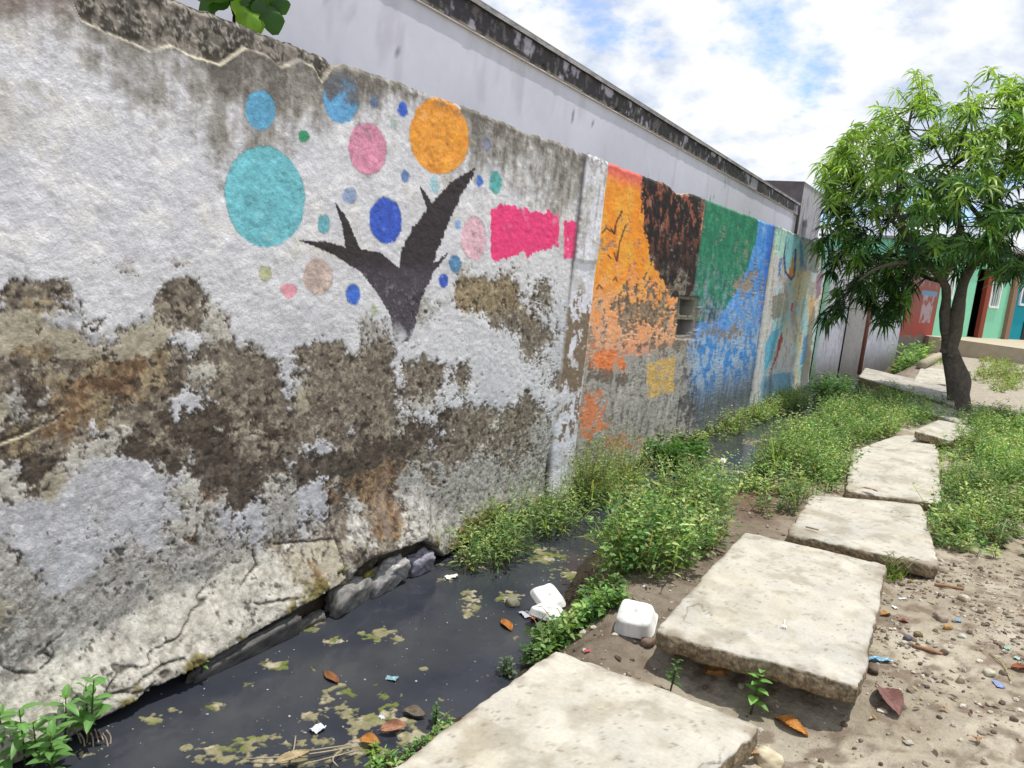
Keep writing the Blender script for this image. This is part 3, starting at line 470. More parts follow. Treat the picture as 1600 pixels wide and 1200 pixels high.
    # lichen and soot at the top of the rest
    topd = ss(.10, .0, 2.49-Zg+.10*nB)*(1-up_); C = lerp(C, s(92, 88, 76), topd*ss(-.1, .12, nC+nD)*.8*(1-.6*inB-.5*inC))
    # cracks
    for c in CRACKS:
        d = line_dist(px+8*nC+4*nB, py+8*nC, c); C = lerp(C, s(56, 50, 42), ss(2.4, .6, d)*.8); H = H-.010*ss(3, .5, d)
    fz = ss(3.6, 3.0, Yg)*ss(.05, -.12, Zg); ck = np.abs(fbm(Yg*2.1+4, Zg*3.2, 4, 201, .5)); m_ = ss(.010, .003, ck)*fz; C = lerp(C, s(58, 52, 44), m_*.8); H = H-.010*ss(.014, .002, ck)*fz
    # moss and wet foot
    bz = np.interp(Yg, BOTY, BOTZ)+.03*nB+.02*nC
    foot = ss(.0, 1., (bz+.36-Zg)/.36)
    H = H+(.10*foot*ss(4.6, 3.6, Yg)+.03*foot)*(1+.35*nB)+.004*nC*foot
    C = lerp(C, s(104, 98, 84), foot*ss(3.6, 2.8, Yg)*ss(.0, .2, nC+.5*nB)*.5)
    ms = ss(.02, .14, nB+.4*nC-.10+.25*np.exp(-((px-470)/50)**2)+.25*np.exp(-((px-760)/110)**2)+.22*np.exp(-((px-175)/40)**2))*ss(.13, .0, Zg-bz-.03-.12*np.exp(-((px-770)/90)**2)); C = lerp(C, s(104, 94, 42), ms*.9); H = H+.008*ms*(1+3*nD)
    brk = ss(.012, -.012, Zg-bz); H = H-.17*brk*ss(5.5, 4.6, Yg)-.02*brk; C = lerp(C, s(62, 56, 48), brk*.85)
    C = lerp(C, s(56, 52, 44), ss(-.34, -.44, Zg)*.7)
    return H, np.clip(C*KW, 0, .9)
def ztop(y):
    n = fbm(y*3, y*0+2, 5, 15, .65); n2 = fbm(y*17, y*0+5, 3, 16)
    return 2.485+.03*n+.022*n2-.03*ss(.2, .3, vnoise(y*6, y*0, 4))*vnoise(y*6, y*0, 9)*0-.035*np.exp(-((y-(at_x(527, 88)[1]))/.035)**2)-.05*np.exp(-((y-at_x(1062, 296)[1])/.22)**2)
# columns evenly spread as seen along the wall
yy = np.linspace(.25, 16.95, 60000); ppx = proj(0*yy, yy, 1.2+0*yy)[0]
ok = yy > .9; yc = np.interp(np.linspace(ppx[ok][0], ppx[-1], 900), ppx[ok], yy[ok])
yc = np.concatenate([np.linspace(-3, yc[0], 90)[:-1], yc])
wall = empty('mural_wall', (0, 4, WZ), 'weathered boundary wall painted with a black tree, coloured discs and faded mural panels', 'wall', kind='thing')
cuts = [-9, JY['a'], JY['b'], JY['c'], JY['d'], JY['e'], 99]; nm = ['plaster_panel', 'pilaster', 'painted_panel', 'painted_panel', 'pilaster', 'painted_panel']
lb = ['white peeling panel with the black tree and coloured discs', 'white pilaster beside the orange panel', 'orange panel with dark brown trunk and birds', 'green and blue panel', 'pale green and white pilaster', 'faded panel of cyan, yellow and orange strokes']
NR = 430
for k in range(6):
    a, b_ = cuts[k], cuts[k+1]; c = yc[(yc > a+.004) & (yc < b_-.004)]
    c = np.concatenate([[a] if k else [], c, [b_] if k < 5 else []])
    v = np.linspace(0, 1, NR); zt = ztop(c); Zg = -.62+v[:, None]*(zt[None]+.62); Yg = np.broadcast_to(c, Zg.shape)
    H, C = wall_fn(Yg, Zg)
    r = ss(.03, 0., zt[None]-Zg); H = H-.012*r*r                      # worn arris
    V = np.stack([H, Yg, Zg], -1)
    tops = []; tcs = []
    for xo in (-.03, -.07, -.12, -.16, -.17):
        zz_ = zt-.004+.02*fbm(c*9, c*0+xo*30, 4, 17)-(.02 if xo == -.17 else 0); tops.append(np.stack([c*0+xo, c, zz_], -1)); tcs.append(np.zeros((len(c), 3))+s(168, 160, 138)*(1+1.2*fbm(c*20, c*0+xo*50, 3, 18))[:, None])
    tops.append(np.stack([c*0-.17, c, c*0-.62], -1)); tcs.append(np.zeros((len(c), 3))+s(170, 168, 160))
    V = np.concatenate([V, np.array(tops)]); C = np.concatenate([C, np.clip(np.array(tcs), 0, .8)])
    o = link(nm[k], mesh(nm[k], V, [grid_faces(V.shape[0], V.shape[1])[:, ::-1][:, ::1]], C.reshape(-1, 3), M_WALL), wall); o['label'] = lb[k]
# foundation slabs and stones at the foot
def part_px(name, px, py, x, col, r, seed, rot=(0, 0, 0), rough=.3, boxy=.5, mat=None, parent=None, label=None):
    p = at_x(px, py, x-.03); mb = MB(); blob(mb, p, r, col, seed, 3, rough, rot, boxy, .5); o = mb.obj(name, mat or M_STONE, parent)
    if label: o['label'] = label
    return o
part_px('foundation_block', 385, 1022, .12, s(92, 90, 88), (.03, .34, .085), 3, (.12, .25, .0), .12, .8, M_STONE, wall, 'dark flat slab under the broken plaster')
part_px('foundation_block', 470, 985, .10, s(104, 100, 96), (.03, .15, .06), 5, (.1, .3, .0), .15, .8, M_STONE, wall)
for i, (x, y, rx, ry, rz, c) in enumerate([(545, 935, .07, .16, .11, (124, 122, 118)), (590, 915, .07, .10, .08, (128, 126, 126)), (612, 893, .06, .10, .07, (158, 156, 154)), (655, 882, .06, .11, .075, (140, 138, 150)), (615, 925, .05, .13, .05, (150, 142, 130)),
                                         (567, 880, .05, .07, .05, (62, 58, 46)), (537, 893, .05, .07, .06, (120, 116, 100)), (571, 896, .035, .045, .03, (110, 104, 48)), (528, 895, .04, .04, .05, (92, 86, 42))]):
    part_px('foundation_stone', x, y, .10, s(*c)*1.0, (rx*.9, ry, rz), 10+i, (.2*math.sin(i), .25, .15*math.cos(i)), .34, .85, M_STONE, wall)

# ------------------------------------------------------------------ white building behind the wall
bl = empty('white_building', (-3, 8, -.1), 'windowless white building with a mouldy black roof edge rising behind the mural wall', 'building', kind='thing')
ye = 18.3
def strip(name, A, B, z0, z1, nu, nv, colf, mat, parent, disp=.004, flip=False, label=None, slope=0.):
    u = np.linspace(0, 1, nu); v = np.linspace(0, 1, nv); U, Vv = np.meshgrid(u, v)
    A = np.array(A, float); B = np.array(B, float); Ln = np.hypot(*(B-A)); n = np.array([(B-A)[1], -(B-A)[0]])/Ln
    Hh = z0+(z1-z0)*Vv; D = U*Ln; r, c = colf(D, Hh); P = np.stack([A[0]+(B-A)[0]*U+n[0]*r, A[1]+(B-A)[1]*U+n[1]*r, Hh+slope*(D-9)], -1)
    o = link(name, mesh(name, P, [grid_faces(nv, nu)], np.clip(c, 0, .9).reshape(-1, 3), mat), parent)
    if label: o['label'] = label
    return o
def c_facade(D, Z):
    n = fbm(D*.5, Z*.5, 4, 3); m = fbm(D*5, Z*1.4, 4, 4); k = fbm(D*14, Z*3.5, 3, 5)
    c = np.zeros(D.shape+(3,))+s(200, 201, 212); c = lerp(c, s(188, 189, 200), ss(-.1, .2, n)); c = lerp(c, s(172, 168, 180), ss(.10, .26, m)*.45)
    c = lerp(c, s(90, 88, 100), ss(.26, .30, k)*.8*ss(.05, .15, fbm(D*1.3, Z*1.3, 2, 9))); c = lerp(c, s(190, 186, 186), ss(3.3, 3.38, Z)*ss(-.1, .2, m)*.7)
    c = lerp(c, s(110, 104, 106), ss(ye-.5, ye-.1, D-3)*.8); return .006*n, c*1.1
strip('wall', (-1.03, -3), (-1.03, ye), -.1, 3.395, 500, 60, c_facade, M_SMOOTH, bl, slope=-.015)
def c_fascia(D, Z):
    n = fbm(D*2.4, Z*3, 5, 23, .62); m = fbm(D*16, Z*7, 5, 24, .6); k = fbm(D*6, Z*1.5, 4, 25)
    c = np.zeros(D.shape+(3,))+s(170, 166, 178); f = ss(-.09, .03, n+.5*m+.35*k+.09); c = lerp(c, s(44, 41, 42), f*.95); c = lerp(c, s(120, 112, 110), f*ss(.10, .2, m+.4*n)*.7)
    e = ss(3.42, 3.405, Z+.006*m); c = lerp(c, s(150, 140, 122), e*ss(-.16, .05, m)*.8); return .012*m-.02*f*.3+.006*n-.03*ss(.22, .27, n)*ss(3.46, 3.42, Z), c
strip('fascia', (-1.0, -3), (-1.0, ye), 3.397, 3.585, 900, 22, c_fascia, M_WALL, bl, slope=-.015)
strip('coping', (-.975, -3), (-.975, ye), 3.587, 3.622, 500, 6, lambda D, Z: (.012*fbm(D*8, Z*5, 4, 27), np.zeros(D.shape+(3,))+s(150, 148, 150)*(1+1.2*fbm(D*7, Z*3, 4, 28))[..., None]), M_WALL, bl, slope=-.015)
SH = [[1, 0, 0], [0, 1, 0], [0, -.015, 1]]; SO = (0, 0, .015*6)
mb = MB(); box(mb, (-9, -3, 3.624), (-.976, ye, 3.634), s(150, 146, 140), SH, SO); box(mb, (-1.2, -3, 3.384), (-1.008, ye, 3.3955), s(206, 200, 190), SH, SO)
box(mb, (-9, -3.0, -.1), (-1.12, -2.9, 3.6), s(196, 196, 204)); box(mb, (-9, ye-.1, -.1), (-1.11, ye-.002, 3.4), s(140, 134, 136)); box(mb, (-1.11, ye-.3, 3.16), (-1.03, ye-.004, 3.4), s(120, 116, 112)); mb.obj('roof_slab', M_SMOOTH, bl)
tw = empty('water_tank_block', (-1.8, 19, -.1), 'bare grey block tower beyond the white building, with a hole in its side', 'tower', kind='thing')
def c_tw(D, Z):
    n = fbm(D*1.5, Z*1.5, 4, 33); m = fbm(D*9, Z*3, 5, 34); h = poly_mask(D+.05*n, Z+.1*m, [(.45, 3.1), (.9, 3.15), (.95, 2.75), (.5, 2.7)])
    c = np.zeros(D.shape+(3,))+s(168, 166, 170); c = lerp(c, s(110, 106, 108), ss(0, .2, m+.3*n)*.8); c = lerp(c, s(80, 74, 74), ss(3.8, 3.9, Z)*.6); c = lerp(c, s(48, 42, 40), h); return -.25*h+.01*n, c
strip('side_wall', (-1.0, 18.45), (-1.0, 20.9), -.1, 3.95, 60, 90, c_tw, M_WALL, tw)
strip('end_wall', (-1.9, 18.45), (-1.0, 18.45), -.1, 3.95, 30, 60, lambda D, Z: (.01*fbm(D, Z, 3, 1), np.zeros(D.shape+(3,))+s(104, 96, 98)*(1+.8*fbm(D*4, Z*4, 4, 2))[..., None]), M_WALL, tw)
mb = MB(); box(mb, (-1.9, 18.46, 3.9), (-1.01, 20.88, 3.955), s(120, 116, 114)); box(mb, (-1.9, 20.86, -.1), (-1.02, 20.9, 3.94), s(120, 116, 114)); box(mb, (-1.89, 18.47, -.1), (-1.85, 20.85, 3.89), s(110, 104, 100)); mb.obj('roof', M_SMOOTH, tw)

# ------------------------------------------------------------------ far wall, houses
P0 = np.array([.02, 16.97]); P1 = np.array([1.02, 23.6])
fw = empty('white_wall', (.5, 20, -.2), 'plain white boundary wall with blue stripes beyond the mural, behind the drooping mango leaves', 'wall', kind='thing')
segs = [(1291, 1326, 's'), (1326, 1358, 'p'), (1358, 1395, 's'), (1395, 1419, 'b')]
def wx_(px): q = at_v(px, 520, P0, P1); return q[:2]
A = P0
for i, (a, b_, k) in enumerate(segs):
    Bp = wx_(b_-7) if i < 3 else P1
    def cf(D, Z, k=k):
        n = fbm(D*2, Z*.7, 4, 43+i); m = fbm(D*9, Z*2, 5, 44+i); c = np.zeros(D.shape+(3,))+(s(192, 192, 204) if k != 'p' else s(150, 148, 146))
        c = lerp(c, s(150, 146, 146), ss(0, .2, m)*(.5 if k != 'p' else .9)); c = lerp(c, s(112, 106, 98), ss(.45, -.35, Z+.5*m)*.75)
        c = lerp(c, s(92, 158, 120), ss(.75, .2, D+.35*ss(2.4, .6, Z)+.3*n)*(i == 0)*.85)
        if k == 'b': c = lerp(c, s(84, 120, 196), ss(.06, .14, fbm(D*1.6+.1*Z, Z*.25, 3, 49))*.8)
        return (.03 if k == 'p' else 0)+.008*n, c*1.05
    strip('wall_post' if k == 'p' else 'wall_panel', A, Bp, -.6, 2.42, 60, 80, cf, M_WALL, fw)
    A = Bp
d = (P1-P0)/np.linalg.norm(P1-P0); nrm = np.array([d[1], -d[0]])
mb = MB(); ang = math.atan2(d[1], d[0]); Rz = rotm(0, 0, ang); box(mb, (0, .04, -.6), (np.linalg.norm(P1-P0)-.02, .2, 2.41), s(185, 183, 188), Rz, (P0[0], P0[1], 0)); box(mb, (0.01, -.03, 2.42), (np.linalg.norm(P1-P0)-.03, .2, 2.47), s(160, 158, 160), Rz, (P0[0], P0[1], 0)); mb.obj('coping', M_SMOOTH, fw)
pb = at_z(1352, 577, -.15); pb[0] += .0
mb = MB(); tube(mb, [(pb[0], pb[1]-1.0, -.2), (pb[0], pb[1]-1.0, .9), (pb[0], pb[1]-1.0, 2.3)], .045, s(128, 86, 74), 8)
o = mb.obj('wooden_post', M_WOOD); tag(o, 'reddish brown post standing against the white wall beside the bridge slab', 'post', kind='thing')
# row of houses along the side street
Ha = at_z(1456, 524, .6)[:2]; Hb = at_z(1600, 531, .6)[:2]; hd = (Hb-Ha)/np.linalg.norm(Hb-Ha); hn = np.array([hd[1], -hd[0]]); Hc = Ha+hd*16
hang = math.atan2(hd[1], hd[0]); HR = rotm(0, 0, hang)
def hu(px, py=500): q = at_v(px, py, Ha, Hb); return float((q[:2]-Ha) @ hd)
def hz(px, py): return float(at_v(px, py, Ha, Hb)[2])
HO = (Ha[0], Ha[1], 0)
def hbox(mb, u0, u1, w0, w1, z0, z1, col): return box(mb, (u0, -w1, z0), (u1, -w0, z1), col, HR, HO)   # w = out from the facade
gh = empty('green_house', (Ha[0], Ha[1], .6), 'mint green house with a dark open doorway and barred window, behind the mango trunk', 'house', kind='thing')
ud0, ud1, ud2 = hu(1519, 480), hu(1535, 480)+.0, hu(1542, 480); uw0, uw1 = hu(1549, 455), hu(1562, 455); ue = hu(1571, 490); zt_ = 3.35; zd = 2.72; wz0, wz1 = 1.62, 2.62
ug = hu(1478, 460); ug1 = hu(1486, 460)
MINT = s(140, 214, 180, .95)
mb = MB()
for a, b_, z0, z1 in ((0, ug, .3, zt_), (ug, ug1, .3, 1.75), (ug, ug1, 2.55, zt_), (ug1, ud0, .3, zt_), (ud0, ud2, zd, zt_), (ud2, uw0, .3, zt_), (uw0, uw1, .3, wz0), (uw0, uw1, wz1, zt_), (uw1, ue, .3, zt_)):
    hbox(mb, a, b_, -.18, 0, z0, z1, MINT)
hbox(mb, 0, ue, -4, -3.9, .3, zt_, MINT); hbox(mb, 0, .15, -3.9, -.182, .3, zt_, MINT); mb.obj('wall', M_SMOOTH, gh, False)
mb = MB(); hbox(mb, ud0-2, ud2+2, -.5, -.48, .3, 3.0, s(26, 22, 22)); hbox(mb, ud1+.01, ud2, -.1, .03, .6, zd, s(140, 66, 50)); mb.obj('door', M_SMOOTH, gh, False)['label'] = 'brown door and a dark sheet painted as the unlit doorway'  # dark sheet behind the opening stands in for interior shade
for a, b_, z0, z1 in ((uw0, uw1, wz0, wz1), (ug, ug1, 1.75, 2.55)):
    mb = MB(); hbox(mb, a, b_, -.14, -.12, z0, z1, s(30, 34, 44)); wi = mb.obj('window', M_PLASTIC, gh, False)
    mb = MB(); hbox(mb, a-.05, b_+.05, .002, .05, z0-.06, z0, s(235, 235, 235)); hbox(mb, a-.06, a, .002, .04, z0, z1, s(235, 235, 235)); hbox(mb, b_, b_+.06, .002, .04, z0, z1, s(235, 235, 235)); mb.obj('window_frame', M_METAL, wi, False)
    for k in range(4):
        mb = MB(); u = a+(b_-a)*(k+.5)/4; hbox(mb, u-.010, u+.010, .004, .035, z0, z1, s(222, 224, 228)); mb.obj('window_bar', M_METAL, wi, False)
mb = MB(); hbox(mb, -.1, ue+5, -4.2, .12, zt_+.002, zt_+.08, s(150, 150, 150)); mb.obj('roof', M_SMOOTH, gh, False)
mb = MB(); hbox(mb, ue, ue+.28, -.1, .12, .3, zt_, s(142, 112, 92)); mb.obj('corner_pillar', M_SMOOTH, gh, False)
th = empty('turquoise_house', (Hb[0], Hb[1], .6), 'bright turquoise house at the right edge beside the mint green one', 'house', kind='thing')
mb = MB(); hbox(mb, ue+.282, 14, -.18, -.02, .3, zt_-.1, s(0, 158, 176, .8)); mb.obj('wall', M_SMOOTH, th, False)
uq = hu(1597, 455); mb = MB(); hbox(mb, uq, uq+1.2, -.016, .02, 1.9, 2.9, s(34, 38, 60)); wi = mb.obj('window', M_PLASTIC, th, False); mb = MB(); hbox(mb, uq-.1, uq-.002, -.015, .04, 1.8, 3.0, s(220, 225, 230)); hbox(mb, uq-.1, uq+1.3, -.015, .05, 1.72, 1.798, s(220, 225, 230)); mb.obj('window_frame', M_METAL, wi, False)
ua = hu(1598, 515); mb = MB(); hbox(mb, ua, ua+1.0, -.016, .01, .6, 1.2, s(44, 40, 46)); mb.obj('vent_opening', M_SMOOTH, th, False)
# painted red wall between the white wall and the green house
rw = empty('red_painted_wall', (1.3, 23.6, 0), 'short brick red wall with faded white and blue figure, left of the green house', 'wall', kind='thing')
RL = np.linalg.norm(Ha-P1)
def c_red(D, Z):
    n = fbm(D*5, Z*5, 4, 53); u = D/RL; c = np.zeros(D.shape+(3,))+s(132, 78, 68); c = lerp(c, s(160, 66, 56), ss(1.4, .9, Z)*ss(-.2, .1, n)); c = lerp(c, s(112, 84, 88), ss(2.0, 2.2, Z)*.9)
    c = lerp(c, s(150, 124, 132), ss(.05, .15, n)*ss(1.9, 2.1, Z)); c = lerp(c, s(160, 146, 154), (((u > .52) & (u < .86) & (Z > .95) & (Z < 1.75))*1.)*ss(-.2, 0, n)*.85); c = lerp(c, s(96, 136, 170), ((u > .45) & (u < .92) & (Z > 1.72) & (Z < 1.86))*.95)
    c = lerp(c, s(112, 106, 104), ss(.62, .5, Z+.2*n)); return .006*n, c
strip('painted_panel', P1, Ha, -.2, 2.45, 60, 80, c_red, M_SMOOTH, rw)
mb = MB(); dd = (Ha-P1)/RL; box(mb, (.0, .02, -.2), (RL, .2, 2.44), s(130, 100, 96), rotm(0, 0, math.atan2(dd[1], dd[0])), (P1[0], P1[1], 0)); mb.obj('coping', M_SMOOTH, rw)
# raised terrace in front of the houses
T0 = at_z(1452, 526, .58)[:2]; T1 = at_z(1500, 532, .58)[:2]; T2 = at_z(1600, 546, .58)[:2]; T3 = T2+(T2-T1)*3
def prism(mb, pts, z0, z1, col):
    P = np.array([(p[0], p[1]) for p in pts]); n = len(P); V = [np.c_[P, np.full(n, z0)], np.c_[P, np.full(n, z1)]]
    cx = P.mean(0); V.append(np.array([[cx[0], cx[1], z1], [cx[0], cx[1], z0]])); i = np.arange(n); j = (i+1) % n
    return mb.add(np.concatenate(V), [np.stack([i, j, j+n, i+n], 1), np.stack([i+n, j+n, np.full(n, 2*n)], 1), np.stack([j, i, np.full(n, 2*n+1)], 1)], col)
mb = MB(); prism(mb, [T0, T1, T2, T3, Hc-hn*.3, Ha-hn*.3-hd*.2], -.2, .595, s(192, 180, 158, .85)); tag(mb.obj('pavement_terrace', M_CONC, None, False), kind='structure')

# ------------------------------------------------------------------ concrete slabs of the footpath
def slab(name, cs, thick, label, seed, n=110, col=(216, 210, 196), kk=.68, group='concrete slabs laid end to end as a footpath beside the drain', mat=None, round_=.014, cat='slab', rag=.8):
    c = np.array(cs, float)                                      # four corners x,y,z
    u = np.linspace(0, 1, n); u = .45*u+.55*(.5-.5*np.cos(np.pi*u))
    U, Vv = np.meshgrid(u, u); P = ((1-U)*(1-Vv))[..., None]*c[0]+(U*(1-Vv))[..., None]*c[1]+(U*Vv)[..., None]*c[2]+((1-U)*Vv)[..., None]*c[3]
    ed = np.minimum.reduce([U, 1-U, Vv, 1-Vv])*np.linalg.norm(c[1]-c[0]); cen = c.mean(0)
    x, y = P[..., 0], P[..., 1]
    wob = np.exp(-ed/.04); dx = .045*rag*(fbm(x*7, y*7, 5, seed, .6)); dy = .045*rag*(fbm(x*7+9, y*7+4, 5, seed+3, .6)); P[..., 0] += dx*wob; P[..., 1] += dy*wob
    cr = np.minimum(np.hypot(np.minimum(U, 1-U), np.minimum(Vv, 1-Vv)), 1); pull = .02*np.exp(-(cr/.03)**2); P[..., :2] += (cen[:2]-P[..., :2])*pull[..., None]
    P[..., 2] += .010*fbm(x*2, y*2, 3, seed+1)+.005*fbm(x*16, y*16, 4, seed+2)-round_*.8*np.exp(-ed/.012)*(1+1.5*fbm(x*12, y*12, 4, seed+4))
    n1 = fbm(x*2.2, y*2.2, 4, seed+5); n2 = fbm(x*11, y*11, 5, seed+6); n3 = fbm(x*45, y*45, 3, seed+7)
    C = np.zeros(x.shape+(3,))+s(*col, kk); C = lerp(C, s(206, 203, 192, kk), ss(-.1, .15, n1)); C = lerp(C, s(190, 180, 158, kk*.95), ss(.06, .24, n2)*.5); C = lerp(C, s(150, 138, 116, kk*.8), ss(.22, .28, n3)*.6); C = lerp(C, s(150, 134, 110, kk*.85), np.exp(-ed/.035)*ss(-.12, .15, n2)*.75); C = lerp(C, s(168, 156, 132, kk*.9), ss(.04, .16, fbm(x*4+7, y*4, 5, seed+15, .65))*.45); C = lerp(C, s(232, 226, 210, kk), ss(.06, .2, fbm(x*6+2, y*6, 4, seed+16))*.5)
    # hairline scratches and crumbled skin
    cr_ = np.abs(fbm(x*1.7+3, y*1.7, 4, seed+8)); C = lerp(C, s(128, 118, 98, kk*.8), ss(.0035, .0015, cr_)*ss(0, .1, n1)*.7); P[..., 2] -= .003*ss(.005, .001, cr_)*ss(0, .1, n1)
    fk = ss(.1, .14, fbm(x*3.1, y*3.1, 4, seed+9)); P[..., 2] -= .0035*fk; C = lerp(C, s(208, 198, 174, kk), fk*.35)
    i = np.arange(n); ring = np.concatenate([i[:-1], (n-1)+n*i[:-1], n*(n-1)+(n-1-i[:-1]), n*(n-1-i[:-1])])
    V = P.reshape(-1, 3); Cc = np.clip(C, 0, .9).reshape(-1, 3); R = V[ring]; m = len(ring); rows = [V]; cols = [Cc]; F_ = [grid_faces(n, n)]
    outn = R-cen; outn[:, 2] = 0; outn /= np.linalg.norm(outn, axis=1)[:, None]; K = 9; prev = ring
    for k in range(1, K+1):
        t = k/K; o = outn*(.012*math.sin(t*3.1)-.012*t+.030*fbm(R[:, 0]*16+R[:, 1]*13, np.full(m, t*2.2+seed), 5, seed+10, .65)[:, None]); q = R+o; q[:, 2] -= thick*t*(1+.10*fbm(R[:, 0]*6, R[:, 1]*6, 3, seed+4)); rows.append(q)
        nn = fbm(R[:, 0]*60+R[:, 1]*55, np.full(m, t*9.2), 4, seed+11, .7); cc = np.zeros((m, 3))+s(196, 178, 148, .6); cc = cc+(s(140, 120, 96, .5)-cc)*ss(-.2, .25, nn)[:, None]; cols.append(cc)
        cur = len(V)+(k-1)*m+np.arange(m); F_.append(np.stack([prev, cur, np.roll(cur, -1), np.roll(prev, -1)], 1)); prev = cur
    bc = cen-np.array([0, 0, thick]); rows.append(bc[None]); cols.append(s(120, 110, 96, .6)[None]); ci = len(V)+K*m; F_.append(np.stack([prev, np.full(m, ci), np.roll(prev, -1)], 1))
    me = mesh(name, np.concatenate(rows), F_, np.concatenate(cols), mat or M_CONC); me.materials.append(M_EDGE)
    mi = np.zeros(len(me.polygons), np.int32); mi[(n-1)**2:] = 1; me.polygons.foreach_set('material_index', mi)
    return tag(link(name, me), label, cat, group, 'thing')
def zc(px, py, z): return tuple(at_z(px, py, z))
slab('concrete_slab', [(1.535, 1.35, .0), (2.20, 1.35, .0), (2.455, 2.79, .0), (1.60, 2.76, .0)], .10, 'cracked pale slab nearest the camera, cut off by the picture bottom', 101, 130)
slab('concrete_slab', [zc(1022, 982, 0), zc(1346, 1069, 0.0), zc(1386, 880, 0), zc(1163, 829, 0)], .09, 'large raised slab with a rough front edge and a small white fork on it', 117, 140, round_=.015)
slab('concrete_slab', [zc(1231, 832, -.03), zc(1468, 884, .0), zc(1441, 786, -.01), zc(1268, 772, -.03)], .085, 'path slab with a short twig on it, just behind the large raised slab', 133, 80)
slab('concrete_slab', [zc(1322, 766, -.04), zc(1472, 786, -.04), zc(1466, 700, -.03), zc(1333, 700, -.04)], .08, 'long slab with a brown dead leaf on it, between two patches of weeds', 141, 80, rag=.8)
slab('concrete_slab', [zc(1336, 702, -.06), zc(1462, 702, -.05), zc(1460, 678, -.05), zc(1400, 680, -.05)], .07, 'narrow farthest path slab half hidden by weeds just before the tilted one', 151, 50, rag=1)
slab('concrete_slab', [zc(1428, 671, .10), zc(1486, 688, .02), zc(1530, 668, .04), zc(1468, 655, .12)], .09, 'tilted broken slab lying on top of the far end of the footpath', 157, 60, rag=1.6)
slab('bridge_slab', [zc(1342, 588, .02), zc(1492, 634, .02), zc(1488, 606, .02), zc(1352, 574, .02)], .16, 'long thick concrete slab bridging the drain from the white wall to the mango tree', 161, 80, (190, 186, 180), group=None)
slab('kerb_slab', [zc(1404, 630, -.02), zc(1500, 662, -.04), zc(1528, 652, -.03), zc(1428, 618, -.02)], .10, 'low concrete edging in weeds just in front of the mango trunk', 167, 60, (176, 170, 158), group=None, rag=1.5)
slab('paving_slab', [zc(1426, 596, .03), zc(1486, 600, .03), zc(1482, 575, .04), zc(1440, 572, .04)], .08, 'sunlit paving slab left of the mango trunk beyond the bridge slab', 171, 50, group=None)
slab('drain_cover', [zc(1562, 568, .2), zc(1650, 572, .2), zc(1650, 548, .22), zc(1580, 548, .22)], .17, 'low dark grey cover with brown sides at the right edge below the terrace', 177, 50, (120, 112, 112), group=None)
# shallow dirty concrete flag right of the camera-side path (half buried)
mb = MB(); pA, pB = zc(1440, 570, .12), zc(1482, 553, .14); tube(mb, [pA, ((pA[0]+pB[0])/2, (pA[1]+pB[1])/2, .16), pB], [.11, .12, .10], s(196, 186, 160, .7), 10, .2); tag(mb.obj('fallen_log', M_WOOD), 'pale log lying on the grass left of the trunk below the terrace', 'log')

# ------------------------------------------------------------------ scum and algae on the water
SC = [(430, 1040, 22, 8), (395, 1068, 14, 6), (500, 1050, 20, 8), (545, 1075, 25, 10), (520, 1105, 22, 12), (600, 1090, 25, 16), (560, 1130, 32, 20), (500, 1160, 40, 16), (420, 1155, 40, 10), (560, 1175, 50, 16), (620, 1135, 30, 16), (480, 1120, 30, 8), (530, 1085, 26, 8), (340, 1170, 40, 7), (330, 1105, 22, 5), (240, 1125, 20, 8), (270, 1110, 22, 5), (520, 1000, 16, 7), (590, 990, 22, 9), (620, 1000, 12, 5), (735, 940, 14, 14), (732, 925, 14, 6), (735, 960, 12, 8), (660, 1045, 18, 5), (800, 935, 20, 12), (855, 870, 30, 10), (890, 895, 34, 12), (925, 905, 28, 10), (870, 890, 26, 6), (835, 860, 20, 5), (760, 890, 20, 4), (700, 905, 16, 4), (1060, 740, 30, 4), (1110, 760, 30, 5), (1120, 720, 20, 5), (1140, 735, 20, 6), (1030, 775, 26, 5), (1180, 690, 20, 4), (1010, 800, 22, 5), (920, 870, 20, 6), (640, 1150, 34, 12), (350, 1185, 40, 8), (130, 1180, 30, 6), (460, 1190, 60, 8), (690, 1090, 14, 6), (480, 985, 16, 4), (600, 1120, 20, 20)]
sx = np.linspace(.02, 1.5, 260); sy = np.geomspace(1.3, 13.5, 760); X, Y = np.meshgrid(sx, sy); pxx, pyy = proj(X, Y, WZ)
m = np.zeros(X.shape)-1; nn = fbm(X*9, Y*9, 5, 60, .6); n3 = fbm(X*40, Y*40, 3, 61)
for a, b_, c_, d_ in SC: m = np.maximum(m, 1-np.hypot((pxx-a)/c_/1.0, (pyy-b_)/d_/1.0))
m = np.where(m > -.5, m*.6+2.0*nn+1.6*n3-.17, -1)
m = np.maximum(m, -.80+1.9*fbm(X*13, Y*13, 5, 65, .65)+.9*n3+.25*ss(4.2, 6, Y))
ed_ = np.interp(Y, _by, _bx)-X; m = np.maximum(m, -.36+1.9*nn+.7*n3-np.abs(ed_-.05)*5)
m = np.maximum(m, -.34+1.9*nn+.7*n3-np.abs(X-.10)*7)
Zs = WZ+np.clip(m*.03, -.01, .003)+.003*n3*(m > 0)
f = grid_faces(*X.shape); keep = (m.reshape(-1)[f] > -.06).any(1); f = f[keep]; us, inv = np.unique(f, return_inverse=True)
kd = fbm(X*5, Y*5, 4, 62); C = np.zeros(X.shape+(3,))+s(142, 136, 104, .8); C = lerp(C, s(112, 122, 58, .75), ss(-.05, .12, kd)); C = lerp(C, s(176, 166, 142, .8), ss(.08, .2, fbm(X*16, Y*16, 3, 63))); C = lerp(C, s(86, 84, 66, .8), ss(.05, .2, -n3)*.5); C = lerp(C, s(58, 60, 54), ss(.22, .0, m)*.8)
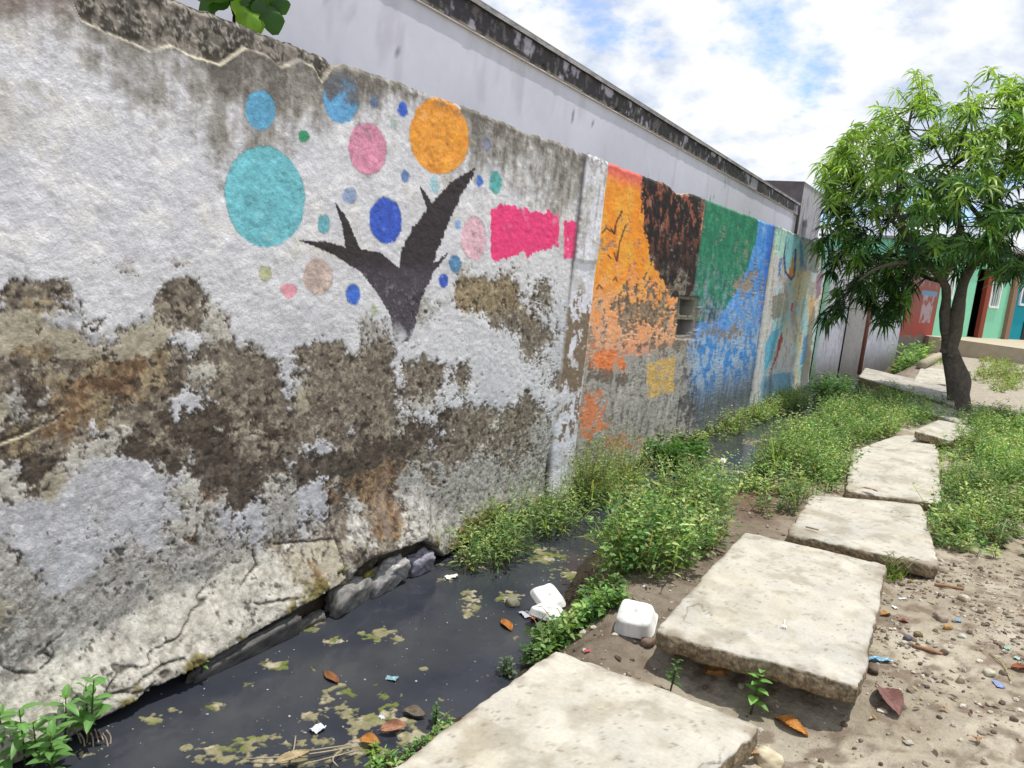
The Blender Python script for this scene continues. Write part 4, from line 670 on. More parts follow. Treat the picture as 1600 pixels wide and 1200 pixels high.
V = np.stack([X, Y, Zs], -1).reshape(-1, 3)[us]; C = C.reshape(-1, 3)[us]
tag(link('floating_scum', mesh('floating_scum', V, [inv.reshape(-1, 4)], np.clip(C, 0, 1), M_SCUM)), 'ragged patches of olive and tan scum floating on the dark drain water', 'scum', kind='stuff')
# specks
mb = MB(); V0, f0 = ICO[0]
def scatter(n, xr, yr, szr, cols, zf, flat=.6, dens=None, seed=1):
    r = np.random.default_rng(seed); y = np.exp(r.uniform(math.log(yr[0]), math.log(yr[1]), n)) if yr[0] > 0 else r.uniform(*yr, n); x = r.uniform(*xr, n)
    if dens is not None: k = r.random(n) < dens(x, y); x, y = x[k], y[k]; n = len(x)
    sz = szr[0]*(szr[1]/szr[0])**(r.random(n)**2.2); sc = sz[:, None]*r.uniform(.55, 1.2, (n, 3)); sc[:, 2] *= flat
    a = r.uniform(0, 6.28, n); tv = V0[None]*(1+r.uniform(-.25, .25, (n, 12, 1)))*sc[:, None]; tx = tv[..., 0]*np.cos(a)[:, None]-tv[..., 1]*np.sin(a)[:, None]; ty = tv[..., 0]*np.sin(a)[:, None]+tv[..., 1]*np.cos(a)[:, None]
    z = zf(x, y)+sz*.15; P = np.stack([tx+x[:, None], ty+y[:, None], tv[..., 2]+z[:, None]], -1)
    ci = r.integers(0, len(cols), n); c = np.array(cols)[ci]*r.uniform(.75, 1.2, (n, 1)); fc = (f0[None]+12*np.arange(n)[:, None, None]).reshape(-1, 3)
    return P.reshape(-1, 3), [fc], np.clip(np.repeat(c, 12, 0), 0, .9)
mb = MB().add(*scatter(420, (.05, 1.3), (1.4, 12), (.003, .010), [s(190, 190, 190, .7), s(150, 150, 120, .6), s(170, 190, 200, .7)], lambda x, y: x*0+WZ, .4, lambda x, y: x < np.interp(y, _by, _bx), 5))
tag(mb.obj('floating_specks', M_SCUM), 'tiny pale specks of foam and grit floating on the drain water', 'specks', kind='stuff')
mb = MB().add(*scatter(10, (1.0, 4.4), (1.7, 9), (.0028, .017), [s(190, 178, 158, .62), s(150, 136, 116, .6), s(214, 206, 190, .7), s(120, 104, 92, .6), s(168, 150, 132, .6), s(206, 196, 176, .62)], ground_z, .7, lambda x, y: .25+.9*ss(-.05, .12, fbm(x*2.4, y*2.4, 4, 77))*(ss(2.6, 2.8, x)), 6), smooth=False) if False else MB().add(*scatter(44000, (1.0, 4.4), (1.7, 9), (.003, .022), [s(190, 178, 158, .62), s(150, 136, 116, .6), s(214, 206, 190, .7), s(120, 104, 92, .6), s(168, 150, 132, .6), s(206, 196, 176, .62)], ground_z, .7, lambda x, y: .12+.95*ss(-.12, .1, fbm(x*2.4, y*2.4, 4, 77))*ss(2.6, 2.8, x)*ss(3.5, 4.0, y), 6))
tag(mb.obj('gravel', M_STONE, None, False), 'loose gravel and crumbs of concrete strewn over the dry earth right of the slabs', 'gravel', kind='stuff')

# ------------------------------------------------------------------ foliage tools
def nrmz(v): return v/(np.linalg.norm(v, axis=-1, keepdims=True)+1e-9)
def leaves(mb, O, D, U, L, W, C, droop=.25, fold=.25, hi=True):
    """O base, D direction, U upper side, L length, W width, C colour (all per leaf)"""
    O, D, U = np.atleast_2d(O), nrmz(np.atleast_2d(D)), np.atleast_2d(U); n = len(O); L = np.broadcast_to(L, (n,)); W = np.broadcast_to(W, (n,)); C = np.broadcast_to(C, (n, 3)); droop = np.broadcast_to(droop, (n,))
    Sd = nrmz(np.cross(D, U)); U = np.cross(Sd, D)
    if hi: T = [(0, 0, 0), (.28, -1, 1), (.28, 0, 0), (.28, 1, 1), (.66, -.8, 1), (.66, 0, 0), (.66, .8, 1), (1, 0, 0)]; fc = [np.array([(0, 1, 2), (0, 2, 3), (4, 7, 5), (5, 7, 6)]), np.array([(1, 4, 5, 2), (2, 5, 6, 3)])]
    else: T = [(0, 0, 0), (.45, -1, 1), (.45, 1, 1), (1, 0, 0)]; fc = [np.array([(0, 1, 3), (0, 3, 2)])]
    V = []
    for t, w_, f_ in T:
        V.append(O+D*(L*t)[:, None]+Sd*(W*.5*w_)[:, None]+U*(W*fold*f_*.5)[:, None]-np.array([0, 0, 1])*(L*droop*t*t)[:, None])
    k = len(T); V = np.stack(V, 1).reshape(-1, 3); F_ = [(f[None]+k*np.arange(n)[:, None, None]).reshape(-1, f.shape[1]) for f in fc]
    return mb.add(V, F_, np.repeat(np.clip(C, 0, 1), k, 0))
def prisms(mb, A, B, ra, rb, C):
    A, B = np.atleast_2d(A), np.atleast_2d(B); n = len(A); d = nrmz(B-A); x = nrmz(np.cross(d, np.array([.3, .9, .2]))); y = np.cross(d, x); V = []
    ra = np.broadcast_to(ra, (n,)); rb = np.broadcast_to(rb, (n,))
    for P, r in ((A, ra), (B, rb)):
        for k in range(3):
            a = k*2.0944; V.append(P+(x*math.cos(a)+y*math.sin(a))*r[:, None])
    V = np.stack(V, 1).reshape(-1, 3); f = np.array([(0, 1, 4, 3), (1, 2, 5, 4), (2, 0, 3, 5)]); return mb.add(V, [(f[None]+6*np.arange(n)[:, None, None]).reshape(-1, 4)], np.repeat(np.broadcast_to(C, (n, 3)), 6, 0))
def in_poly_samples(pts, n, r):
    pts = np.array(pts, float); lo, hi = pts.min(0), pts.max(0); out = []
    while len(out) < n:
        q = r.uniform(lo, hi, (n*3, 2)); q = q[poly_mask(q[:, 0], q[:, 1], pts) > 0]; out += list(q)
    return np.array(out[:n])

# ------------------------------------------------------------------ mango tree
TY = 14.5
tree = empty('mango_tree', (2.8, TY, 0), 'mango tree with forked dark trunk and dense crown of long drooping leaves', 'tree')
tp = lambda px, py, y=TY: at_y(px, py, y)
BK = s(112, 104, 94, .8)
mb = MB(); P = smooth_path([tp(1499, 640), tp(1499, 622), tp(1497, 596), tp(1490, 570), tp(1485, 548), tp(1484, 530)], 6)
rr = np.interp(np.arange(len(P)), [0, 3, 6, 12, 18, 24, 30], [.20, .165, .155, .17, .14, .125, .11]); tube(mb, P, rr, BK, 26, .38, 3)
P2 = smooth_path([tp(1485, 540), tp(1479, 515), tp(1477, 490), tp(1479, 462), tp(1474, 440, 14.3), tp(1452, 415, 14.1), tp(1425, 380, 13.9), tp(1400, 330, 13.7)], 5); tube(mb, P2, np.linspace(.095, .035, len(P2)), BK, 16, .35, 4)
P3 = smooth_path([tp(1486, 540), tp(1493, 512), tp(1497, 480), tp(1503, 450), tp(1512, 425), tp(1530, 395, 14.7), tp(1548, 360, 14.9), tp(1556, 310, 15)], 5); tube(mb, P3, np.linspace(.115, .05, len(P3)), BK, 12, .2, 5)
for a, b_, y, rd in ((1476, 520, 14.35, .05), (1474, 548, 14.35, .05), (1484, 556, 14.3, .04)): blob(mb, tp(a, b_, y), (rd, rd, rd*.8), BK, a % 13, 2)
mb.obj('trunk', M_BARK, tree)
BR = [[(1474, 440, 14.3), (1490, 400, 14), (1500, 340, 13.8), (1490, 260, 13.9)], [(1452, 415, 14.1), (1410, 410, 13.6), (1370, 420, 13.3), (1340, 440, 13.2)], [(1530, 395, 14.7), (1570, 365, 14.3), (1620, 340, 14), (1680, 330, 14)], [(1556, 310, 15), (1575, 240, 15), (1570, 170, 14.8)],
      [(1425, 380, 13.9), (1380, 330, 14.2), (1335, 290, 14.6)], [(1400, 330, 13.7), (1410, 250, 14), (1425, 170, 14.2)], [(1548, 360, 14.9), (1500, 300, 15.4), (1460, 230, 15.4)], [(1530, 395, 14.7), (1590, 400, 15.4), (1660, 400, 15.6)], [(1474, 440, 14.3), (1440, 430, 14.9), (1400, 400, 15.4)]]
bpts = []
for i, b_ in enumerate(BR):
    mb = MB(); P = smooth_path([tp(*q) for q in b_], 5); tube(mb, P, np.linspace(.045, .016, len(P)), BK, 8, .15, i); mb.obj('branch', M_BARK, tree); bpts += list(P[4:])
bpts = np.array(bpts)
CR = [(1282, 500), (1300, 440), (1276, 390), (1290, 300), (1272, 258), (1310, 215), (1345, 180), (1395, 138), (1420, 104), (1445, 118), (1480, 150), (1508, 152), (1522, 108), (1552, 100), (1600, 112), (1700, 110), (1790, 220), (1780, 400), (1690, 445), (1610, 445), (1562, 425), (1535, 398), (1500, 425), (1476, 432), (1448, 400), (1425, 440), (1402, 500), (1372, 505), (1335, 462), (1308, 500)]
def rosette(mb, c, ax, n, L0, col, r, spread=1., hi=True):
    az = np.arange(n)*2.4+r.uniform(0, 6); el = r.uniform(-.75, .55, n)*spread; h = nrmz(np.stack([np.cos(az)*np.cos(el), np.sin(az)*np.cos(el), np.sin(el)], 1)+np.asarray(ax)*.45)
    L = L0*r.uniform(.7, 1.15, n); C = np.asarray(col)*r.uniform(.75, 1.3, (n, 1)); O = np.asarray(c)+h*.012-np.asarray(ax)*r.uniform(0, .10, (n, 1))
    up = np.tile([0, 0, 1.], (n, 1))+.5*r.normal(size=(n, 3)); leaves(mb, O, h, up, L, L*.17, C, r.uniform(.35, 1.15, n), .3, hi)
rg = np.random.default_rng(5)
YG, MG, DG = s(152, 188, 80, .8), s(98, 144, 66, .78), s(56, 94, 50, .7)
n_c = 1750; q = in_poly_samples(CR, n_c, rg); proto = []
for k in range(8):
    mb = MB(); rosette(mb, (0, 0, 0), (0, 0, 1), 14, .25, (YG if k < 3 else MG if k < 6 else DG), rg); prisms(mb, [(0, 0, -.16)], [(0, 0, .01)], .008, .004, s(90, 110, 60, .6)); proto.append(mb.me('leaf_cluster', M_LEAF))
crown = MB(); front = []
cx_, cy_ = 1500, 290
for i in range(n_c):
    px, py = q[i]; ed = min(1, max(0, 1-math.hypot((px-1520)/260, (py-290)/190))); dep = 2.0*math.sqrt(ed+.06)
    dy = rg.uniform(-1, 1)*dep; p = at_y(px, py, TY+dy)
    g_ = fbm(np.array(px/38.), np.array(py/38.), 3, 91)
    if (g_ < -.09 and rg.random() < .85): continue
    if math.hypot((px-1518)/22, (py-322)/30) < 1 and rg.random() < .85: continue
    if math.hypot((px-1585)/22, (py-375)/20) < 1 and rg.random() < .85: continue
    if py > 425 and 1430 < px < 1530 and dy < 0: continue
    top = (py-100)/400; shade = top*.75+.35*(dy > 0)+rg.normal()*.22-(.35 if px < 1400 and py < 300 else 0)  # pale new growth plus painted light on top, painted shade low and behind
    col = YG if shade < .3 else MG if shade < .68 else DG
    ax = nrmz(np.array([p[0]-2.2, (p[1]-TY), p[2]-2.7])+np.array([0, 0, .6]))
    if dy < -.25 and len(front) < 200: front.append((p, ax, 0 if shade < .3 else 1 if shade < .68 else 2)); continue
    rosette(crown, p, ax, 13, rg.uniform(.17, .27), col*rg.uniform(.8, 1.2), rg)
    j = np.argmin(((bpts-p)**2).sum(1))
    if i % 2 == 0: prisms(crown, [bpts[j]], [p], .012, .005, s(88, 90, 60, .6))
    else: prisms(crown, [p-ax*.2], [p], .008, .004, s(98, 116, 62, .6))
o = crown.obj('crown', M_LEAF, tree); o['kind'] = 'stuff'
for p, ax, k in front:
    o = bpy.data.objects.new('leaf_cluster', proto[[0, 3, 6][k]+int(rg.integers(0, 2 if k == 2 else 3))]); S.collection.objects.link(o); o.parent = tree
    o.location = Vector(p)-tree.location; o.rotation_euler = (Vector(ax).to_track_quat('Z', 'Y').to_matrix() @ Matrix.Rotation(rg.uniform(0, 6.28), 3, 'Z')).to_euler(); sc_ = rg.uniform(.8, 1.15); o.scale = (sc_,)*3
# lime-green sprig of a climbing tree showing over the wall top
sp = empty('creeper_sprig', tuple(at_x(365, 22, -.25)), 'bright green lobed leaves on dark twigs peeking over the wall top at upper left', 'plant')
rg = np.random.default_rng(9); st0 = at_x(366, 26, -.22)
mb = MB(); tube(mb, [st0-np.array([0, .0, .5]), st0, st0+np.array([0, .06, .12]), st0+np.array([-.02, .10, .3])], [.009, .008, .006, .004], s(44, 36, 34), 6); tube(mb, [st0, st0+np.array([0, -.06, .12])], [.005, .003], s(44, 36, 34), 5); tube(mb, [st0+np.array([0, .03, .05]), st0+np.array([0, .22, .10])], [.005, .003], s(44, 36, 34), 5); mb.obj('stem', M_BARK, sp)
for (px, py, l, an) in [(395, -6, .16, -.5), (418, 18, .17, -1.0), (385, 22, .15, -1.3), (392, 30, .13, -.9), (330, 2, .16, 2.6), (316, -4, .13, 2.9), (410, -14, .15, -.2), (362, -14, .14, 1.6), (432, -2, .12, -.9)]:
    c = at_x(px, py, -.22+rg.uniform(-.05, .05)); mb = MB(); th_ = np.linspace(0, 2*math.pi, 29)[:-1]; rad = l*.5*(1+.30*np.cos(3*th_)+.10*np.cos(7*th_+1)); Q = np.stack([rg.uniform(-.5, .5)*.4*rad*np.cos(th_)+.03*np.sin(2*th_), rad*np.cos(th_+an), rad*np.sin(th_+an)*.9], 1)+c
    V = np.concatenate([Q, c[None]+[[.012, 0, 0]]]); i = np.arange(28); mb.add(V, [np.stack([i, (i+1) % 28, np.full(28, 28)], 1)], s(134, 186, 40, .6) if rg.random() < .6 else s(60, 110, 40, .6)); mb.obj('leaf', M_LEAF, sp)

# ------------------------------------------------------------------ weeds (ground cover, one object per bed)
G1, G2, G3, G4 = s(156, 186, 112, .95), s(124, 164, 94, .92), s(98, 144, 82, .88), s(178, 192, 128, .92)
def weeds(name, pts, n, h, L0, label, seed, nl=14, stems=(1, 3), grass=.25, cols=(G1, G2, G3, G4), zf=None, world=False, lowf=.4, base=None, elong=.42):
    r = np.random.default_rng(seed); mb = MB()
    P = [p if world else at_z(p[0], p[1], (p[2] if len(p) > 2 else -.2))[:2] for p in pts]; n = int(n*.85); q = in_poly_samples(P, int(n*2.0), r); q = q[np.argsort(-fbm(q[:, 0]*3.1, q[:, 1]*3.1, 3, seed+40)+.10*r.normal(size=len(q)))[:n]]; z = (zf or ground_z)(q[:, 0], q[:, 1]); z = np.maximum(z, WZ-.01)
    hv = h[0]+(h[1]-h[0])*np.clip(.42+1.9*fbm(q[:, 0]*3.1, q[:, 1]*3.1, 3, seed+40)+.28*r.normal(size=n), 0, 1.25)
    B = np.c_[q, z]; az = r.uniform(0, 6.28, n); ln = r.uniform(.05, .75, n); tip = B+np.stack([np.cos(az)*ln, np.sin(az)*ln, np.ones(n)], 1)*hv[:, None]
    mid = (B+tip)/2+np.array([0, 0, 1])*hv[:, None]*.08; prisms(mb, B, mid, .003, .002, s(142, 156, 100, .7)); prisms(mb, mid, tip, .002, .001, s(150, 170, 104, .7))
    cl = np.array(cols); ci = cl[r.integers(0, len(cl), n)]*(1+1.4*fbm(q[:, 0]*3, q[:, 1]*3, 3, seed+2))[:, None]*r.uniform(.75, 1.2, (n, 1))
    shp = r.uniform(.6, 1.5, (n, 1)); K = nl; t = np.tile(np.linspace(.12, 1, K), (n, 1))+r.uniform(-.04, .04, (n, K)); a = az[:, None]+np.arange(K)*2.4+r.uniform(-.4, .4, (n, K))
    O = B[:, None]*(1-t[..., None])+tip[:, None]*t[..., None]+np.array([0, 0, .3])*(t*(1-t)*hv[:, None])[..., None]
    br = (1-t)*r.uniform(.1, 1., (n, K))*hv[:, None]*.42; dr = np.stack([np.cos(a), np.sin(a), r.uniform(-.15, .6, (n, K))+.4*t], -1); O = O+dr*br[..., None]*np.array([1, 1, .5])
    O[..., 2] = np.maximum(O[..., 2], z[:, None]+.006)
    L = 1.35*L0*r.uniform(.5, 1.25, (n, K))*(1.25-.6*t)*shp**.6; C = ci[:, None]*(.72+.3*t[..., None])*r.uniform(.75, 1.25, (n, K, 1))
    leaves(mb, O.reshape(-1, 3), dr.reshape(-1, 3), (np.array([0, 0, 1.])+.55*r.normal(size=(n*K, 3))), L.ravel(), (L*elong/shp).ravel(), C.reshape(-1, 3), .25, .35, L0 > .033)
    g = int(n*grass*1.3)
    if g:
        gi = r.integers(0, n, g); ga = r.uniform(0, 6.28, g); gd = np.stack([np.cos(ga)*.5, np.sin(ga)*.5, np.ones(g)], 1); gl = hv[gi]*r.uniform(.8, 1.45, g)
        gcol = np.where((r.random(g) < .22)[:, None], s(196, 184, 138, .75), np.array(cols[0]))
        leaves(mb, B[gi]+r.normal(size=(g, 3))*[.03, .03, 0], gd, np.tile([0, 0, 1.], (g, 1))+gd*[-1, -1, 0], gl, .011, gcol*r.uniform(.8, 1.25, (g, 1)), r.uniform(.15, .6, g), .3)
        # seed heads: pale nodding spikes
        k = g//2; top = tip[gi[:k]]; sl_ = r.uniform(.03, .09, k); dv_ = nrmz(np.stack([np.cos(ga[:k])*.7, np.sin(ga[:k])*.7, np.full(k, .7)], 1)); prisms(mb, top, top+dv_*sl_[:, None], .004, .0015, s(182, 184, 128, .62)); prisms(mb, top+dv_*sl_[:, None], top+dv_*sl_[:, None]*1.5-np.array([0, 0, 1])*(sl_*.4)[:, None], .003, .0012, s(182, 184, 128, .62))
    return tag(mb.obj(name, M_WEED), label, 'weeds', None, 'stuff')
wallz = lambda x, y: x*0+WZ+.0
weeds('wall_weeds', [(.06, 4.15), (.36, 4.0), (.52, 4.6), (.46, 5.3), (.30, 5.75), (.04, 5.7)], 210, (.08, .34), .036, 'spiky light green weeds trailing from the wall foot over the water, left of the pilaster', 1, 18, world=True, zf=wallz, elong=.26)
weeds('pilaster_weeds', [(.08, 5.95), (.34, 5.8), (.44, 6.0), (.38, 6.8), (.10, 7.0)], 190, (.25, .62), .032, 'tall thin yellowish weeds at the foot of the orange panel', 2, 22, grass=.9, cols=(G1, G4, G2, s(150, 146, 74, .6)), world=True, zf=wallz, elong=.28)
weeds('bank_weeds', [(935, 955, -.4), (985, 970, -.4), (1015, 950, -.3), (1060, 920, -.25), (1110, 880, -.2), (1130, 850, -.2), (1120, 815, -.3), (1050, 810, -.4), (1000, 825, -.45), (972, 855, -.45), (950, 905, -.4)], 430, (.12, .42), .038, 'thick clump of tangled green weeds on the bank left of the large raised slab', 3, 20, grass=.6)
weeds('creeping_weeds', [(825, 1030, -.42), (862, 1000, -.42), (905, 965, -.42), (930, 950, -.4), (962, 965, -.35), (965, 1010, -.35), (900, 1015, -.38), (850, 1045, -.4)], 240, (.03, .12), .038, 'low creeping green weeds between the two foam food boxes', 4, 9, grass=.3, elong=.6, cols=(G2, G3, G2, G1))
weeds('path_weeds', [(1120, 790, -.4), (1175, 815, -.2), (1225, 822, -.15), (1262, 775, -.1), (1315, 762, -.1), (1325, 700, -.1), (1390, 682, -.1), (1415, 655, -.1), (1390, 640, -.1), (1310, 655, -.2), (1262, 690, -.35), (1222, 720, -.35), (1165, 765, -.38)], 1500, (.08, .36), .034, 'large bed of green weeds between the drain and the farther path slabs', 5, 18, grass=.3)
weeds('wall_foot_weeds', [(.03, 8.3), (.26, 8.1), (.36, 9), (.36, 11), (.5, 14.4), (.03, 15)], 480, (.08, .30), .036, 'long strip of pale green weeds along the foot of the blue panels', 6, 16, world=True, zf=wallz, cols=(G1, G4, G4, G2))
weeds('basil_like_weeds', [(.05, 7.6), (.4, 7.5), (.55, 7.9), (.4, 8.5), (.05, 8.5)], 60, (.14, .30), .07, 'fresh bright green broad leaved weeds at the foot of the wall below the yellow patch', 7, 14, grass=0, world=True, zf=wallz, cols=(s(112, 172, 72, .6), s(96, 152, 66, .6)), elong=.45)
weeds('roadside_weeds', [(1452, 800, -.1), (1460, 850, -.1), (1500, 872, -.1), (1560, 880, -.1), (1680, 890, -.1), (1720, 760, -.1), (1620, 670, -.1), (1540, 655, -.1), (1515, 668, -.1), (1478, 700, -.1), (1475, 760, -.1)], 2300, (.06, .30), .036, 'wide bed of knee high green weeds right of the farther slabs', 8, 15, grass=.25, cols=(G1, G2, G4, G3))
weeds('trunk_weeds', [(1290, 650, -.15), (1340, 622, -.15), (1400, 612, -.1), (1500, 648, -.1), (1530, 655, -.1), (1520, 668, -.1), (1430, 664, -.1), (1400, 668, -.1), (1330, 672, -.1)], 700, (.06, .26), .04, 'band of weeds before the mango trunk and tilted slab', 9, 13, grass=.25)
weeds('far_grass', [(1535, 566, .1), (1600, 580, .1), (1640, 600, .1), (1560, 612, 0), (1520, 598, 0), (1525, 575, .1)], 420, (.03, .16), .05, 'sunlit yellow green grass patch right of the trunk below the terrace', 10, 7, grass=1.2, cols=(s(166, 180, 84, .6), G1))
weeds('far_grass', [(1432, 571, .1), (1478, 568, .1), (1484, 560, .1), (1440, 562, .1)], 120, (.03, .12), .05, 'thin strip of grass beside the pale log', 12, 6, grass=1.2, cols=(s(150, 176, 84, .6), G1))
weeds('terrace_weeds', [(1395, 572, -.1), (1425, 572, 0), (1448, 556, 0), (1462, 548, .1), (1440, 546, 0), (1412, 560, 0)], 130, (.2, .6), .13, 'leafy weeds at the foot of the red painted wall and terrace', 13, 12, grass=.1, cols=(G2, G3, G1))
weeds('terrace_weeds', [(1500, 552, .15), (1560, 557, .2), (1560, 552, .2), (1505, 547, .2)], 70, (.12, .3), .1, 'small dark weeds along the terrace foot right of the trunk', 14, 9, grass=.2, cols=(G2, G3))
weeds('shadow_weeds', [(.2, 15.2), (.9, 15), (1.1, 16.6), (.3, 17.2)], 110, (.15, .5), .07, 'dark weeds in the shade at the foot of the white wall under the mango', 15, 14, world=True, cols=(G2, G3))
weeds('slab_edge_weeds', [(1462, 700, -.1), (1474, 700, -.1), (1474, 784, -.1), (1462, 786, -.1)], 40, (.03, .12), .03, 'low sprigs creeping over the right side of the long path slab', 16, 9)
weeds('dry_tuft', [(1386, 905, -.12), (1402, 908, -.12), (1408, 896, -.12), (1392, 892, -.12)], 26, (.05, .11), .02, 'small bright grass tuft at the far right corner of the large raised slab', 17, 5, grass=2.5, cols=(s(126, 160, 60, .6),))
weeds('corner_weeds', [(560, 1195, -.4), (640, 1160, -.35), (700, 1110, -.35), (720, 1100, -.3), (640, 1190, -.3), (600, 1215, -.3)], 30, (.03, .09), .03, 'tiny sprouts along the bank edge left of the nearest slab', 18, 8, grass=.4)

# ------------------------------------------------------------------ individual plants, every leaf a part
def plant(name, base, h, nlv, L0, label, seed, col, lean=(0, 0), aspect=.5, droop=.3, stems=1, group=None, el=(.0, .7), spread=.05):
    r = np.random.default_rng(seed); base = np.array(base); t = empty(name, tuple(base), label, 'plant', group)
    for k in range(stems):
        b0 = base+np.array([r.uniform(-1, 1)*spread*(stems > 1), r.uniform(-1, 1)*spread*(stems > 1), 0]); hh = h*r.uniform(.75, 1.05) if stems > 1 else h; tp_ = b0+np.array([lean[0]+r.uniform(-.12, .12)*hh, lean[1]+r.uniform(-.12, .12)*hh, hh])
        mb = MB(); tube(mb, [b0-np.array([0, 0, .02]), (b0+tp_)/2+np.array([.004, 0, 0]), tp_], [.0045, .004, .0018], s(110, 124, 80, .55), 6); mb.obj('stem', M_WEED, t)
        for i in range(nlv):
            f = .25+.75*(i+1)/nlv; a = i*2.4+k+r.uniform(-.3, .3); e_ = r.uniform(*el)+.35*(f > .9); O = b0+(tp_-b0)*f; d_ = np.array([math.cos(a)*math.cos(e_), math.sin(a)*math.cos(e_), math.sin(e_)]); L_ = L0*r.uniform(.75, 1.15)*(1.1-.45*f)
            mb = MB(); m_, w_ = 7, 5; uu = np.linspace(0, 1, m_)[:, None]; vv = np.linspace(-1, 1, w_)[None]; sd = nrmz(np.cross(d_, [0, 0, 1.])); up = np.cross(sd, d_)
            wd = L_*aspect*.5*np.sin(np.pi*uu**.8)**.8*(1-.25*uu); Q = O+d_*(L_*uu)[..., None]+sd*(wd*vv)[..., None]+up*((np.abs(vv)*.25+.08*np.sin(uu*14)*np.abs(vv))*wd)[..., None]-np.array([0, 0, 1])*(L_*droop*uu**2+0*vv)[..., None]
            cc = np.zeros((m_, w_, 3))+np.asarray(col)*r.uniform(.8, 1.2); cc = cc*(1+.22*(np.abs(vv) < .1)+0*uu)[..., None]
            mb.add(Q, [grid_faces(m_, w_)], cc.reshape(-1, 3)); mb.obj('leaf', M_LEAF, t)
    return t
FG = s(130, 180, 96, .85)
gz = lambda x, y: float(ground_z(np.array(x), np.array(y)))
def gp(px, py, z=-.15):
    for _ in range(12): q = at_z(px, py, z); z = .5*z+.5*gz(q[0], q[1])
    return q
plant('broadleaf_seedling', gp(1172, 1116), .20, 12, .085, 'fresh broad leaved green seedling in front of the large raised slab', 3, FG, aspect=.62, el=(-.1, .5))
plant('broadleaf_seedling', gp(1046, 1082), .17, 14, .055, 'small dark green pointed seedling below the left end of the large raised slab', 4, s(92, 140, 70, .6), aspect=.45)
for i, (x, y, h, lb_) in enumerate([(.10, 1.32, .29, 'tall leafy green plant at the wall foot in the bottom left corner'), (.26, 1.36, .20, 'second leafy plant in the bottom left corner, nearer the water'), (.14, 1.56, .28, 'leafy plant by the wall, rightmost of the bottom left group'), (.30, 1.12, .22, 'low pale leafed plant at the very bottom left')]):
    plant('leafy_plant', (x, y, WZ), h, 11, .12, lb_, 20+i, s(118, 166, 92, .8), aspect=.42, stems=3, group='leafy plants in the bottom left corner', el=(-.2, .8), spread=.07)
plant('wall_sprout', at_x(315, 1045, .13), .05, 7, .06, 'tiny green sprout growing from the broken wall foot', 31, s(140, 176, 92, .62), el=(.1, .9))
plant('spiky_plant', gp(785, 1078, -.4), .16, 14, .05, 'grey green plant with a tall dry seed spike on the bank by the nearest slab', 33, s(128, 152, 110, .62), stems=3, spread=.06, aspect=.6)
b0 = gp(780, 1050, -.4); mb = MB(); tube(mb, smooth_path([b0, b0+np.array([-.01, 0, .12]), b0+np.array([-.06, .02, .26]), b0+np.array([-.09, .02, .33])], 4), [.003]*3+[.0055]*8+[.002]*2, s(186, 184, 150, .6), 7, .3); tag(mb.obj('seed_spike', M_WEED), 'pale dry seed spike leaning over the dark water', 'seed spike')
plant('spiky_plant', gp(835, 1042, -.35), .10, 10, .045, 'low green plant at the left corner of the nearest slab', 34, s(112, 148, 92, .6), stems=2, aspect=.7)
plant('bank_plant', gp(682, 1135, -.35), .09, 12, .036, 'small rounded green plant between water and nearest slab', 35, s(96, 140, 80, .6), stems=2, spread=.03, aspect=.7)
plant('bank_plant', gp(745, 1095, -.35), .05, 7, .03, 'tiny sprout at the left edge of the nearest slab', 36, s(120, 156, 84, .6), aspect=.6)
plant('bank_plant', gp(592, 1195, -.4), .07, 12, .045, 'yellow green sprigs by the dead leaves at the bottom edge', 37, s(150, 178, 70, .6), stems=3, spread=.06)
plant('rosette_weed', at_y(1235, 372, 12.9)-np.array([.5, 0, .05]), .25, 10, .12, 'small dry plant sprouting behind the top of the faded panel', 38, s(140, 150, 84, .6), stems=2, aspect=.3)

# ------------------------------------------------------------------ litter
def crisp_leaf(name, px, py, z, ang, Lg, Wd, col, label, seed, curl=.35, arch=.1, tilt=0, cat='dead leaf', mat=None, wavy=.05):
    p = at_z(px, py, z); u = np.linspace(0, 1, 22)[:, None]; v = np.linspace(-1, 1, 13)[None]; wd = Wd*.5*np.sin(np.pi*np.clip(u, 0.01, .995)**.85)**.75
    x = (u-.5)*Lg+0*v; y = wd*v; zz_ = curl*wd*np.abs(v)**1.6+arch*Lg*(.25-(u-.5)**2)*1.0+wavy*Wd*np.sin(u*9+v*3+seed)+.0025*np.cos(u*60)*np.abs(v)
    Q = np.stack([x, y, zz_+0*u], -1) @ rotm(tilt, 0, ang).T; th_ = Q.copy(); th_[..., 2] -= .0018
    c = np.zeros(x.shape+(3,))+np.asarray(col); c = c*(1+.9*fbm(x*60+seed, y*60, 4, seed))[..., None]; c = c*(1-.35*np.exp(-(v/.09)**2)+0*u)[..., None]*(1+.15*np.sin(u*70-np.abs(v)*9))[..., None]
    zmin = Q[..., 2].min(); off = p+np.array([0, 0, -zmin+.003]); n_ = Q.shape[0]*Q.shape[1]; mb = MB(); mb.add(Q+off, [grid_faces(22, 13)], np.clip(c, 0, 1).reshape(-1, 3)).add(th_+off, [grid_faces(22, 13)[:, ::-1]], np.clip(c*.8, 0, 1).reshape(-1, 3))
    e0 = Q[0, 6]+off; dr = nrmz((Q[0, 6]-Q[3, 6])[None])[0]; tube(mb, [e0, e0+dr*Lg*.12+np.array([0, 0, .003]), e0+dr*Lg*.2], [.0025, .002, .0015], np.asarray(col)*.7, 5)
    return tag(mb.obj(name, mat or M_DRY), label, cat)
gzp = lambda px, py: float(gp(px, py)[2])
crisp_leaf('dead_leaf', 1388, 1098, gzp(1388, 1098), -1.1, .22, .105, s(142, 100, 92, .62), 'large curled maroon dead leaf lying beside the large raised slab', 1, .5, .25)
